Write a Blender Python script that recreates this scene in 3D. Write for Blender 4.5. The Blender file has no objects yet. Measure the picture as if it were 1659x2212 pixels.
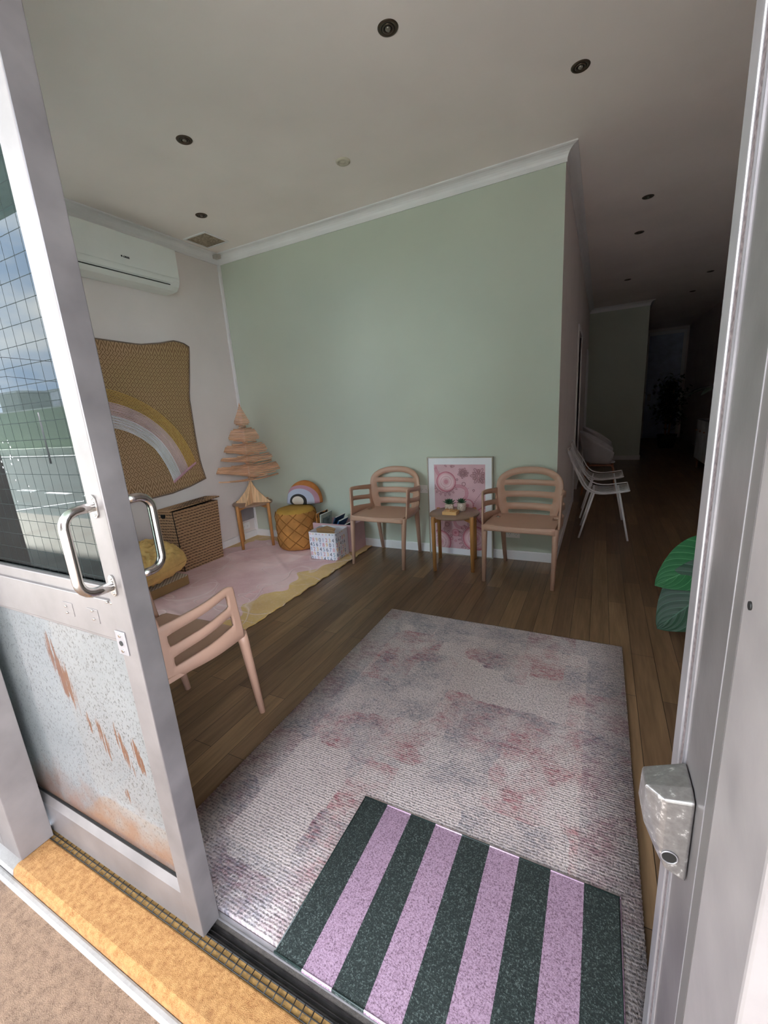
import bpy, bmesh, math, random
from mathutils import Vector, Matrix, Euler
R_ = math.radians
sc = bpy.context.scene
C = sc.collection
random.seed(7)

# ------------------------------------------------------------------ camera
FPX = 912.42
yaw, pitch, roll = -0.47915877, -0.2388783, -0.07003274
fw = Vector((math.sin(yaw)*math.cos(pitch), math.cos(yaw)*math.cos(pitch), math.sin(pitch)))
r0 = Vector((math.cos(yaw), -math.sin(yaw), 0)); u0 = r0.cross(fw)
Rv = math.cos(roll)*r0 + math.sin(roll)*u0
Uv = -math.sin(roll)*r0 + math.cos(roll)*u0
cam = bpy.data.cameras.new('camera'); camo = bpy.data.objects.new('camera', cam); C.objects.link(camo)
M = Matrix((Rv, Uv, -fw)).transposed().to_4x4(); M.translation = Vector((0, 0, 1.3)); camo.matrix_world = M
cam.sensor_fit = 'VERTICAL'; cam.sensor_height = 24; cam.sensor_width = 18; cam.lens = FPX/2212*24
cam.clip_start = 0.02; cam.clip_end = 500
sc.camera = camo
# ------------------------------------------------------------------ sky and exposure
SKY = 9.0
SUN = 36.0
sc.view_settings.view_transform = 'Standard'; sc.view_settings.look = 'None'
sc.view_settings.exposure = 1.42; sc.view_settings.gamma = 1.0
sc.view_settings.use_curve_mapping = False
w = bpy.data.worlds.new('overcast_sky'); sc.world = w; w.use_nodes = True
nt = w.node_tree; nt.nodes.clear()
def wn(t, **k):
    n = nt.nodes.new(t)
    for a, b in k.items():
        if a in n.inputs: n.inputs[a].default_value = b
        else: setattr(n, a, b)
    return n
tc = wn('ShaderNodeTexCoord'); mp = wn('ShaderNodeMapping'); mp.inputs['Scale'].default_value = (1, 1, 2.6)
nz = wn('ShaderNodeTexNoise', Scale=2.6, Detail=7.0, Roughness=.55)
cr = wn('ShaderNodeValToRGB'); e = cr.color_ramp.elements
e[0].position = .40; e[0].color = (.42, .53, .72, 1); e[1].position = .58; e[1].color = (.93, .92, .94, 1)
bg = wn('ShaderNodeBackground', Strength=SKY); out = wn('ShaderNodeOutputWorld')
L = nt.links.new
# bright haze near the horizon, deeper blue overhead
sx = wn('ShaderNodeSeparateXYZ'); L(tc.outputs['Generated'], sx.inputs[0])
el = wn('ShaderNodeMapRange'); el.inputs[1].default_value = 0.0; el.inputs[2].default_value = .9; el.inputs[3].default_value = 1.0; el.inputs[4].default_value = .22
L(sx.outputs[2], el.inputs[0])
# sky dimmed towards the left, added to tame its reflection in the door glass
az = wn('ShaderNodeMapRange'); az.inputs[1].default_value = -.92; az.inputs[2].default_value = -.70; az.inputs[3].default_value = .42; az.inputs[4].default_value = 1.0
L(sx.outputs[0], az.inputs[0])
ma = wn('ShaderNodeMath'); ma.operation = 'MULTIPLY'; L(el.outputs[0], ma.inputs[0]); L(az.outputs[0], ma.inputs[1])
ml = wn('ShaderNodeMath'); ml.operation = 'MULTIPLY'; ml.inputs[1].default_value = SKY; L(ma.outputs[0], ml.inputs[0]); L(ml.outputs[0], bg.inputs['Strength'])
# high sun: the street is sunlit, the shopfront stands in the shade of its awning
sun = bpy.data.lights.new('sun', 'SUN'); sun.energy = SUN; sun.angle = R_(3); sun.color = (1, .97, .97)
suno = bpy.data.objects.new('sun', sun); C.objects.link(suno); suno.rotation_euler = Vector((.12, .03, -1)).to_track_quat('-Z', 'Y').to_euler()
L(tc.outputs['Generated'], mp.inputs[0]); L(mp.outputs[0], nz.inputs['Vector']); L(nz.outputs['Fac'], cr.inputs[0])
L(cr.outputs[0], bg.inputs['Color']); L(bg.outputs[0], out.inputs[0])
sc.cycles.max_bounces = 12; sc.cycles.diffuse_bounces = 8; sc.cycles.transparent_max_bounces = 12
sc.cycles.sample_clamp_indirect = 8

# ------------------------------------------------------------------ materials
def lin(c):
    if isinstance(c, str): c = tuple(int(c[i:i+2], 16) for i in (0, 2, 4))
    c = [x/255 for x in c]
    return tuple((x/12.92 if x <= .04045 else ((x+.055)/1.055)**2.4) for x in c) + (1,)
class NM:
    def __init__(s, name):
        s.m = bpy.data.materials.new(name); s.m.use_nodes = True; s.t = s.m.node_tree
        s.p = s.t.nodes['Principled BSDF']; s.out = s.t.nodes['Material Output']
    def n(s, t, **k):
        n = s.t.nodes.new(t)
        for a, b in k.items():
            if isinstance(b, bpy.types.NodeSocket): s.t.links.new(b, n.inputs[a])
            elif a in n.inputs: n.inputs[a].default_value = b
            else: setattr(n, a, b)
        return n
    def set(s, k, v):
        if isinstance(v, bpy.types.NodeSocket): s.t.links.new(v, s.p.inputs[k])
        else: s.p.inputs[k].default_value = v
    def math(s, op, a, b=0, c=0):
        n = s.t.nodes.new('ShaderNodeMath'); n.operation = op
        for i, v in enumerate((a, b, c)):
            if isinstance(v, bpy.types.NodeSocket): s.t.links.new(v, n.inputs[i])
            else: n.inputs[i].default_value = v
        return n.outputs[0]
    def mix(s, f, a, b):
        n = s.t.nodes.new('ShaderNodeMix'); n.data_type = 'RGBA'
        for i, v in ((0, f), (6, a), (7, b)):
            if isinstance(v, bpy.types.NodeSocket): s.t.links.new(v, n.inputs[i])
            else: n.inputs[i].default_value = v
        return n.outputs[2]
    def coord(s, kind='Object', scale=(1, 1, 1), rot=(0, 0, 0), loc=(0, 0, 0)):
        tc = s.n('ShaderNodeTexCoord'); mp = s.n('ShaderNodeMapping')
        mp.inputs['Scale'].default_value = scale; mp.inputs['Rotation'].default_value = rot; mp.inputs['Location'].default_value = loc
        s.t.links.new(tc.outputs[kind], mp.inputs[0]); return mp.outputs[0]
    def sep(s, v):
        n = s.n('ShaderNodeSeparateXYZ'); s.t.links.new(v, n.inputs[0]); return n.outputs
    def noise(s, v, sc=5, det=3, ro=.5):
        return s.n('ShaderNodeTexNoise', Vector=v, Scale=sc, Detail=float(det), Roughness=ro).outputs['Fac']
    def ramp(s, f, *stops, const=False):
        n = s.n('ShaderNodeValToRGB', Fac=f); el = n.color_ramp.elements
        if const: n.color_ramp.interpolation = 'CONSTANT'
        while len(el) < len(stops): el.new(.5)
        for e_, (p, c) in zip(el, stops): e_.position = p; e_.color = c if len(c) == 4 else lin(c)
        return n.outputs['Color']
    def bump(s, h, st=.3, d=.01):
        n = s.n('ShaderNodeBump', Height=h, Strength=st, Distance=d); s.t.links.new(n.outputs[0], s.p.inputs['Normal'])
BW = ((0, 0, 0, 1), (1, 1, 1, 1))
def mat(name, col, ro=.6, me=0, var=.06, vs=6, bs=0, bst=.2, bd=.003, coat=0, stretch=(1, 1, 1), spec=None):
    m = NM(name); v = m.coord(scale=stretch); c = lin(col)
    f = m.noise(v, vs, 4)
    lo = tuple(x*(1-var*2.2) for x in c[:3])+(1,); hi = tuple(min(1, x*(1+var*2.2)) for x in c[:3])+(1,)
    m.set('Base Color', m.ramp(f, (.3, lo), (.7, hi)))
    m.set('Roughness', ro); m.set('Metallic', me)
    if spec is not None: m.set('Specular IOR Level', spec)
    if coat: m.set('Coat Weight', coat); m.set('Coat Roughness', .08)
    if bs: m.bump(m.noise(v, bs, 4), bst, bd)
    return m.m
WALL = mat('painted_plaster_warm_white', 'ded5d2', .75, var=.02, vs=2, bs=120, bst=.06)
CEIL = mat('flat_ceiling_paint', 'f4eae6', .9, var=.02, vs=1.5, bs=90, bst=.05)
GREEN = mat('sage_green_paint', 'c1c7b9', .55, var=.02, vs=1.2, bs=150, bst=.05)
TRIM = mat('white_gloss_trim_paint', 'e6e3e4', .4, var=.015)
ALU = mat('weathered_aluminium_powder', '766f6c', .42, .25, var=.07, vs=9, bs=60, bst=.06)
ALUR = mat('pale_weathered_frame', '928b89', .4, .2, var=.07, vs=9, bs=60, bst=.06)
ALUD = mat('grey_anodised_aluminium', '7b7675', .38, .55, var=.12, vs=7, bs=70, bst=.08)
ALUW = mat('bright_aluminium', '9d999b', .3, .5, var=.05, vs=14)
STEEL = mat('brushed_stainless', 'c9c4c0', .2, 1, var=.04, stretch=(40, 40, 2))
BLACK = mat('black_rubber', '151413', .6)
DARK = mat('dark_void', '0b0a0a', .9)
ROSE = mat('dusty_pink_plastic', 'c09a85', .42, var=.02, vs=4, bs=400, bst=.05, bd=.001)
OAK = mat('honey_oak', 'bb854f', .42, var=.1, vs=7, stretch=(6, 6, .7))
TOPW = mat('taupe_table_veneer', '917564', .45, var=.05, vs=12)
PLY = mat('pale_plywood', 'd2a684', .6, var=.12, vs=8, stretch=(1, 1, 9))
PLY2 = mat('pale_plywood_base', 'd9b48d', .55, var=.1, vs=6, stretch=(9, 9, 1))
WHT = mat('white_plastic', 'e7e5e3', .4, var=.01)
ACM = mat('white_appliance_plastic', 'dfe1dd', .35, var=.01)
BRONZE = mat('bronze_metal', '5b5046', .35, .8, var=.1)
BULB = mat('lamp_glass', '7d766d', .1, .3)
GREY = mat('mid_grey_plastic', '8b8488', .5)
WIREM = mat('white_coated_wire', 'f0f0f4', .4)
SHELL = mat('pale_grey_moulded_shell', 'bdb9bb', .6)
WOODD = mat('brown_bentwood', '9b6547', .5, var=.1)
PINKB = mat('mauve_fabric_board', 'caa5aa', .8, var=.04, bs=300, bst=.15)
CARD = mat('kraft_cardboard', 'a9835c', .8)
OCHRE = mat('ochre_velvet', 'b27b3f', .85, var=.12, vs=9, bs=60, bst=.35, bd=.006)
OCHTOP = mat('olive_ochre_velvet', 'ad8538', .85, var=.1, vs=6, bs=50, bst=.2, bd=.004)
YEL = mat('mustard_linen', 'cfaa69', .9, var=.08, vs=12, bs=26, bst=.8, bd=.012)
LEAFD = mat('dark_green_leaf', '1f3a24', .4, var=.15)
CERAM = None

def floor_mat():
    m = NM('brown_timber_planks'); v = m.coord(rot=(0, 0, R_(90)))
    b = m.n('ShaderNodeTexBrick', Vector=v, Scale=1.0)
    b.offset = .37; b.offset_frequency = 2; b.squash = 1
    b.inputs['Color1'].default_value = (0, 0, 0, 1); b.inputs['Color2'].default_value = (1, 1, 1, 1); b.inputs['Mortar'].default_value = (.5, .5, .5, 1)
    b.inputs['Mortar Size'].default_value = .0011; b.inputs['Mortar Smooth'].default_value = .1
    b.inputs['Brick Width'].default_value = .95; b.inputs['Row Height'].default_value = .098
    g = m.coord(scale=(38, 2.2, 1)); gr = m.noise(g, 1.6, 6, .6)
    g2 = m.coord(scale=(9, .8, 1)); gr2 = m.noise(g2, 1.4, 5, .65)
    base = m.ramp(b.outputs['Color'], (0, '6a5340'), (.35, '80664c'), (.65, '745c47'), (1, '907456'))
    g1 = m.ramp(gr, (.3, (.74, .72, .70, 1)), (.7, (1.12, 1.12, 1.12, 1)))
    g2c = m.ramp(gr2, (.3, (.68, .66, .64, 1)), (.68, (1.12, 1.12, 1.12, 1)))
    a = m.n('ShaderNodeMix', data_type='RGBA', blend_type='MULTIPLY'); a.inputs[0].default_value = 1
    m.t.links.new(base, a.inputs[6]); m.t.links.new(g1, a.inputs[7])
    a2 = m.n('ShaderNodeMix', data_type='RGBA', blend_type='MULTIPLY'); a2.inputs[0].default_value = 1
    m.t.links.new(a.outputs[2], a2.inputs[6]); m.t.links.new(g2c, a2.inputs[7])
    col = m.mix(b.outputs['Fac'], a2.outputs[2], lin('1e150f'))
    m.set('Base Color', col); m.set('Roughness', .3); m.set('Specular IOR Level', .35)
    h = m.math('SUBTRACT', m.math('MULTIPLY', gr, .3), b.outputs['Fac'])
    m.bump(h, .25, .002)
    return m.m
def rug_mat():
    m = NM('faded_woven_rug'); v = m.coord()
    x, y, z = m.sep(v)
    wob = m.noise(m.coord(scale=(14, 14, 1)), 1, 2)
    xx = m.math('ADD', x, m.math('MULTIPLY', wob, .03)); yy = m.math('ADD', y, m.math('MULTIPLY', wob, .02))
    comb = m.n('ShaderNodeCombineXYZ', X=xx, Y=yy)
    # faded rectangular medallions: blocky voronoi cells
    vo = m.n('ShaderNodeTexVoronoi', Vector=comb.outputs[0], Scale=4.2, distance='CHEBYCHEV'); vo.inputs['Randomness'].default_value = .55
    vc = m.n('ShaderNodeSeparateColor'); m.t.links.new(vo.outputs['Color'], vc.inputs[0])
    fine = m.noise(m.coord(scale=(30, 70, 1)), 1, 5, .7)
    med = m.noise(m.coord(scale=(7, 7, 1)), 1, 4, .65)
    base = m.ramp(m.noise(m.coord(scale=(3, 3, 1)), 1, 3), (.35, 'd9c8c4'), (.65, 'e3d4d0'))
    pk = m.math('MULTIPLY', m.math('GREATER_THAN', vc.outputs[0], .50), m.ramp(med, (.42, BW[0]), (.62, BW[1])))
    pk = m.math('MULTIPLY', pk, m.ramp(fine, (.36, BW[0]), (.62, BW[1])))
    col = m.mix(m.math('MULTIPLY', pk, .8), base, lin('b05a62'))
    bl = m.math('MULTIPLY', m.math('LESS_THAN', vc.outputs[1], .50), m.ramp(m.noise(m.coord(scale=(6, 6, 1), loc=(5, 3, 0)), 1, 4, .65), (.42, BW[0]), (.6, BW[1])))
    bl = m.math('MULTIPLY', bl, m.ramp(m.noise(m.coord(scale=(40, 90, 1), loc=(2, 2, 0)), 1, 5, .7), (.38, BW[0]), (.62, BW[1])))
    col = m.mix(m.math('MULTIPLY', bl, .65), col, lin('626b7c'))
    # border band
    ax = m.math('ABSOLUTE', m.math('ADD', x, .511)); ay = m.math('ABSOLUTE', m.math('SUBTRACT', y, 1.406))
    bord = m.math('MAXIMUM', m.math('SUBTRACT', ax, .51), m.math('SUBTRACT', ay, .72))
    bm_ = m.math('MULTIPLY', m.math('GREATER_THAN', bord, 0), m.ramp(fine, (.35, BW[0]), (.6, BW[1])))
    col = m.mix(m.math('MULTIPLY', bm_, .45), col, lin('8d8c94'))
    # ribs of yarn: rows along x, broken into short bumps
    rib = m.math('SINE', m.math('ADD', m.math('MULTIPLY', y, 2*math.pi/.0088), m.math('MULTIPLY', m.noise(m.coord(scale=(34, 26, 1)), 1, 3, .6), 5.5)))
    br = m.noise(m.coord(scale=(140, 90, 1)), 1, 4, .65)
    rb = m.math('ADD', m.math('MULTIPLY', rib, .26), m.math('MULTIPLY', m.math('SUBTRACT', br, .5), 3.2))
    dk = m.ramp(m.math('ADD', m.math('MULTIPLY', rb, .5), .5), (.22, BW[1]), (.52, BW[0]))
    col = m.mix(m.math('MULTIPLY', dk, .5), col, m.mix(.5, col, lin('2c2a30')))
    col = m.mix(m.math('MULTIPLY', dk, .45), col, lin('4c4a54'))
    m.set('Base Color', col); m.set('Roughness', .95); m.set('Specular IOR Level', .1)
    m.bump(rb, .8, .004)
    return m.m
def mat_mat():
    m = NM('striped_coir_mat'); v = m.coord(); x, y, z = m.sep(v)
    s = m.math('MODULO', m.math('FLOOR', m.math('DIVIDE', m.math('ADD', x, .6575), .0845)), 2)
    sp = m.noise(m.coord(scale=(260, 260, 260)), 1, 3, .7)
    d = m.ramp(sp, (.40, '141c1b'), (.54, '232c29'), (.72, '6b7571'))
    p = m.ramp(sp, (.34, '634a5a'), (.5, '9c7e92'), (.66, 'ad91a4'))
    m.set('Base Color', m.mix(s, d, p)); m.set('Roughness', .7)
    m.bump(sp, .6, .003); return m.m
def jute_mat():
    m = NM('diamond_woven_jute'); x, y, z = m.sep(m.coord())
    wob = m.math('MULTIPLY', m.noise(m.coord(scale=(3, 3, 3)), 1, 2), .05)
    p = m.math('MULTIPLY', m.math('ADD', y, wob), 1/.064); q = m.math('MULTIPLY', m.math('ADD', z, wob), 1/.070)
    a = m.math('ABSOLUTE', m.math('SUBTRACT', m.math('FRACT', p), .5)); b = m.math('ABSOLUTE', m.math('SUBTRACT', m.math('FRACT', q), .5))
    ab = m.math('ADD', a, b)
    edge = m.math('MAXIMUM', m.math('GREATER_THAN', z, 1.88), m.math('LESS_THAN', z, .84))
    zig = m.math('ADD', a, m.math('MULTIPLY', q, .5))
    d = m.math('ADD', m.math('MULTIPLY', ab, m.math('SUBTRACT', 1, edge)), m.math('MULTIPLY', zig, edge))
    r = m.math('FRACT', m.math('MULTIPLY', d, 3.0))
    rr = m.math('ABSOLUTE', m.math('SUBTRACT', r, .5))
    n = m.noise(m.coord(scale=(1, 200, 200)), 1, 2)
    f = m.math('ADD', rr, m.math('MULTIPLY', m.math('SUBTRACT', n, .5), .18))
    hue = m.noise(m.coord(), 1.3, 2)
    lt = m.mix(m.ramp(hue, (.45, BW[0]), (.6, BW[1])), lin('b39372'), lin('ab9169'))
    m.set('Base Color', m.mix(m.ramp(f, (.2, BW[0]), (.3, BW[1])), lt, lin('856749')))
    m.set('Roughness', .9); m.bump(f, .6, .004); return m.m
def wicker_mat():
    m = NM('braided_seagrass'); x, y, z = m.sep(m.coord())
    u = m.math('ADD', x, y)
    row = m.math('MULTIPLY', z, 1/.026)
    rr = m.math('ABSOLUTE', m.math('SUBTRACT', m.math('FRACT', m.math('ADD', row, m.math('MULTIPLY', m.noise(m.coord(scale=(12, 12, 12)), 1, 2), .5))), .5))
    tw = m.math('SINE', m.math('ADD', m.math('MULTIPLY', u, 190), m.math('MULTIPLY', row, 4.2)))
    n = m.noise(m.coord(scale=(60, 60, 160)), 1, 4, .7)
    h = m.math('ADD', m.math('ADD', m.math('MULTIPLY', m.math('SUBTRACT', .5, rr), 1.6), m.math('MULTIPLY', tw, .10)), m.math('MULTIPLY', n, 1.15))
    m.set('Base Color', m.ramp(h, (.55, '3b2a1d'), (.78, '86644a'), (1.0, 'b08b68')))
    nn = m.math('MULTIPLY', h, .5)
    m.set('Roughness', .75); m.bump(h, 1.0, .007); return m.m
def play_mat():
    m = NM('velvet_play_mat'); x, y, z = m.sep(m.coord())
    wav = lambda s, k, ph: m.math('MULTIPLY', m.math('SINE', m.math('ADD', m.math('MULTIPLY', s, k), ph)), 1)
    wx = m.math('ADD', m.math('MULTIPLY', wav(y, 11.5, 2.7), .055), m.math('MULTIPLY', wav(y, 29, .6), .028))
    wy = m.math('ADD', m.math('MULTIPLY', wav(x, 13, 1.0), .03), m.math('MULTIPLY', wav(x, 31, .6), .012))
    dr = m.math('SUBTRACT', m.math('SUBTRACT', -1.94, x), m.math('ADD', m.math('SUBTRACT', .26, m.math('MULTIPLY', m.math('SUBTRACT', y, 1.6), .055)), wx))
    db = m.math('SUBTRACT', m.math('SUBTRACT', 3.46, y), m.math('ADD', .16, wy))
    dl = m.math('SUBTRACT', m.math('SUBTRACT', x, -3.44), m.math('ADD', .09, wx))
    d = m.math('MINIMUM', m.math('MINIMUM', dr, db), dl)
    fac = m.math('GREATER_THAN', d, 0)
    n = m.noise(m.coord(scale=(60, 60, 60)), 1, 4, .6); n2 = m.noise(m.coord(), 2.5, 3, .5)
    pk = m.ramp(n2, (.35, 'd29e9f'), (.65, 'e8c0be')); ye = m.ramp(n2, (.35, 'c4974c'), (.65, 'ddb467'))
    col = m.mix(fac, ye, pk)
    ln1 = m.math('ABSOLUTE', m.math('SUBTRACT', m.noise(m.coord(scale=(1.3, .8, 1)), 1.7, 1, .4), .5)); ln2 = m.math('ABSOLUTE', m.math('SUBTRACT', m.noise(m.coord(scale=(.7, 1.5, 1), loc=(4, 9, 0)), 2.1, 1.5, .4), .5))
    line = m.ramp(m.math('MINIMUM', ln1, ln2), (0, BW[1]), (.006, BW[0]))
    col = m.mix(m.math('MULTIPLY', line, .5), col, lin('f4dcd8'))
    col = m.mix(m.math('MULTIPLY', m.ramp(n, (.5, BW[0]), (.8, BW[1])), .3), col, lin('e9cfc6'))
    m.set('Base Color', col); m.set('Roughness', .85); m.set('Sheen Weight', .3)
    m.bump(m.math('ADD', m.math('MULTIPLY', line, .6), m.math('MULTIPLY', n2, 1.2)), .5, .01); return m.m
def speckle_mat():
    m = NM('speckled_privacy_film'); x, y, z = m.sep(m.coord())
    n = m.noise(m.coord(scale=(230, 1, 150)), 1, 3, .65)
    cl = m.noise(m.coord(), 4, 3)
    col = m.ramp(cl, (.35, '707373'), (.65, '7c7e7d'))
    sp = m.ramp(n, (.565, BW[0]), (.62, BW[1]))
    col = m.mix(m.math('MULTIPLY', sp, .8), col, lin('2d2d2c'))
    # vertical scratches through the film, each with its own place
    st = m.noise(m.coord(scale=(130, 1, 7), rot=(0, R_(4), 0)), 1, 4, .7)
    tot = None
    for cx, cz, hx, hz, th in ((-1.262, .665, .034, .11, .46), (-1.135, .50, .024, .075, .50), (-1.055, .50, .02, .08, .50), (-1.00, .5, .018, .06, .51), (-1.19, .53, .02, .05, .54), (-1.09, .335, .03, .03, .58)):
        ex = m.math('DIVIDE', m.math('ADD', m.math('SUBTRACT', x, cx), m.math('MULTIPLY', m.math('SUBTRACT', z, cz), .28)), hx)
        ez = m.math('DIVIDE', m.math('SUBTRACT', z, cz), hz)
        r = m.math('ADD', m.math('MULTIPLY', ex, ex), m.math('MULTIPLY', ez, ez))
        v = m.math('GREATER_THAN', m.math('SUBTRACT', st, m.math('MULTIPLY', r, .16)), th-.06)
        tot = v if tot is None else m.math('MAXIMUM', tot, v)
    col = m.mix(tot, col, lin('5c3a27'))
    # rust-coloured dirt lying along the bottom edge
    dirt = m.ramp(m.math('ADD', m.math('MULTIPLY', m.math('SUBTRACT', .30, z), 3.2), m.math('MULTIPLY', m.math('SUBTRACT', m.noise(m.coord(scale=(1, 1, 1)), 14, 6, .75), .5), 1.3)), (.0, BW[0]), (.5, BW[1]))
    col = m.mix(m.math('MULTIPLY', dirt, .75), col, lin('6e462c'))
    m.set('Base Color', col); m.set('Roughness', .3); m.set('Coat Weight', .8); m.set('Coat Roughness', .03); return m.m
def glass_mat(name, tint='cfdad6', wired=False, refl=1.0):
    m = NM(name); t = m.t; t.nodes.remove(m.p)
    tr = m.n('ShaderNodeBsdfTransparent'); tr.inputs[0].default_value = lin(tint)
    gl = m.n('ShaderNodeBsdfGlossy'); gl.inputs['Roughness'].default_value = 0.0; gl.inputs['Color'].default_value = (.93, 1, .98, 1)
    fr = m.n('ShaderNodeFresnel'); fr.inputs['IOR'].default_value = 1.6*refl
    mx = m.n('ShaderNodeMixShader'); t.links.new(fr.outputs[0], mx.inputs[0]); t.links.new(tr.outputs[0], mx.inputs[1]); t.links.new(gl.outputs[0], mx.inputs[2])
    t.links.new(mx.outputs[0], m.out.inputs[0]); return m.m
def concrete(name, a, b, sc_=30, bst=.9):
    m = NM(name); n = m.noise(m.coord(), sc_, 6, .7); n2 = m.noise(m.coord(), sc_*9, 3, .6); n3 = m.noise(m.coord(), 2.2, 4)
    col = m.mix(m.ramp(n2, (.4, BW[0]), (.7, BW[1])), m.ramp(n, (.38, a), (.62, b)), lin(b))
    dk = m.ramp(n3, (.52, BW[0]), (.66, BW[1]))
    m.set('Base Color', m.mix(m.math('MULTIPLY', dk, .25), col, lin('4a3c34'))); m.set('Roughness', .85); m.bump(m.math('ADD', n, m.math('MULTIPLY', n2, .8)), bst, .004); return m.m
def dots_mat():
    m = NM('dotted_paper'); x, y, z = m.sep(m.coord(scale=(48, 48, 48), rot=(0, 0, R_(45))))
    a = m.math('SUBTRACT', m.math('FRACT', x), .5); b = m.math('SUBTRACT', m.math('FRACT', y), .5)
    r = m.math('ADD', m.math('MULTIPLY', a, a), m.math('MULTIPLY', b, b))
    m.set('Base Color', m.mix(m.math('GREATER_THAN', r, .085), lin('6e5b4a'), lin('d9cfc0'))); m.set('Roughness', .7); return m.m
def ceram_mat():
    m = NM('speckled_pot'); n = m.noise(m.coord(), 190, 2)
    m.set('Base Color', m.ramp(n, (.52, 'd9c8bb'), (.62, '97806f'))); m.set('Roughness', .6); return m.m
def leaf_mat(name, a, b, vein):
    m = NM(name); x, y, z = m.sep(m.coord('UV'))
    s = m.math('ADD', m.math('MULTIPLY', y, 9), m.math('MULTIPLY', m.math('ABSOLUTE', m.math('SUBTRACT', x, .5)), -7))
    f = m.math('ABSOLUTE', m.math('SUBTRACT', m.math('FRACT', s), .5))
    mid = m.math('LESS_THAN', m.math('ABSOLUTE', m.math('SUBTRACT', x, .5)), .012)
    v = m.math('MAXIMUM', m.math('LESS_THAN', f, .035), mid)
    col = m.mix(m.noise(m.coord(), 14, 4), lin(a), lin(b)); m.set('Base Color', m.mix(m.math('MULTIPLY', v, .4), col, lin(vein)))
    m.set('Roughness', .5); m.set('Specular IOR Level', .25); m.bump(f, .35, .006); return m.m
def tiger_mat():
    m = NM('tiger_print'); n = m.n('ShaderNodeTexWave', Scale=9.0, Distortion=6.0, Detail=2.0, Vector=m.coord(scale=(1, 1, 1.2)))
    m.set('Base Color', m.ramp(n.outputs['Fac'], (.5, 'c98a4c'), (.56, '241c18'))); m.set('Roughness', .5); return m.m
def radial_cushion():
    m = NM('rainbow_print_velvet'); x, y, z = m.sep(m.coord())
    # arcs share a centre near the lower left of the front face
    a = m.math('DIVIDE', m.math('ADD', x, .068), 1.18); b = m.math('DIVIDE', m.math('SUBTRACT', z, .035), .95)
    d = m.math('SQRT', m.math('ADD', m.math('MULTIPLY', a, a), m.math('MULTIPLY', b, b)))
    d = m.math('ADD', d, m.math('MULTIPLY', x, -.14))
    n = m.noise(m.coord(), 30, 4)
    o = m.mix(n, lin('a8652f'), lin('c98245'))
    c = m.ramp(d, (0, 'd8ccc0'), (.055, '2e2b2b'), (.082, 'b5bbd0'), (.135, 'b88a9a'), (.172, 'b97438'), const=True)
    m.set('Base Color', m.mix(m.math('GREATER_THAN', d, .172), c, o)); m.set('Roughness', .85); m.bump(n, .4, .006); return m.m
FLOOR, RUG, MATM, JUTE, WICK, PLAY, SPECK = floor_mat(), rug_mat(), mat_mat(), jute_mat(), wicker_mat(), play_mat(), speckle_mat()
GLASS = glass_mat('clear_shopfront_glass', 'e6ecea'); GLASSD = glass_mat('wired_door_glass', 'c3cfcb', refl=.78)
STEP = concrete('orange_render', '84501f', 'b98850', 60); PAVE = concrete('brown_pavement', '634a37', '91745d', 45); ROAD = concrete('asphalt_road', '4d5352', '5a605e', 6)
KERB = concrete('white_painted_kerb', '938e8a', '9f9a96', 12, .2); SILL = concrete('dirty_grey_sill', '39342f', '564e48', 70)
DOTS, CERAM, TIGER, RAINB = dots_mat(), ceram_mat(), tiger_mat(), radial_cushion()
LEAF1 = leaf_mat('broad_leaf_green', '1a4a2b', '2b6339', '68a070'); LEAF3 = leaf_mat('dark_broad_leaf', '142a1c', '1f3f2a', '48705a'); LEAF2 = leaf_mat('striped_leaf', '3c5249', '55685e', 'a9b5ab')

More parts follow.
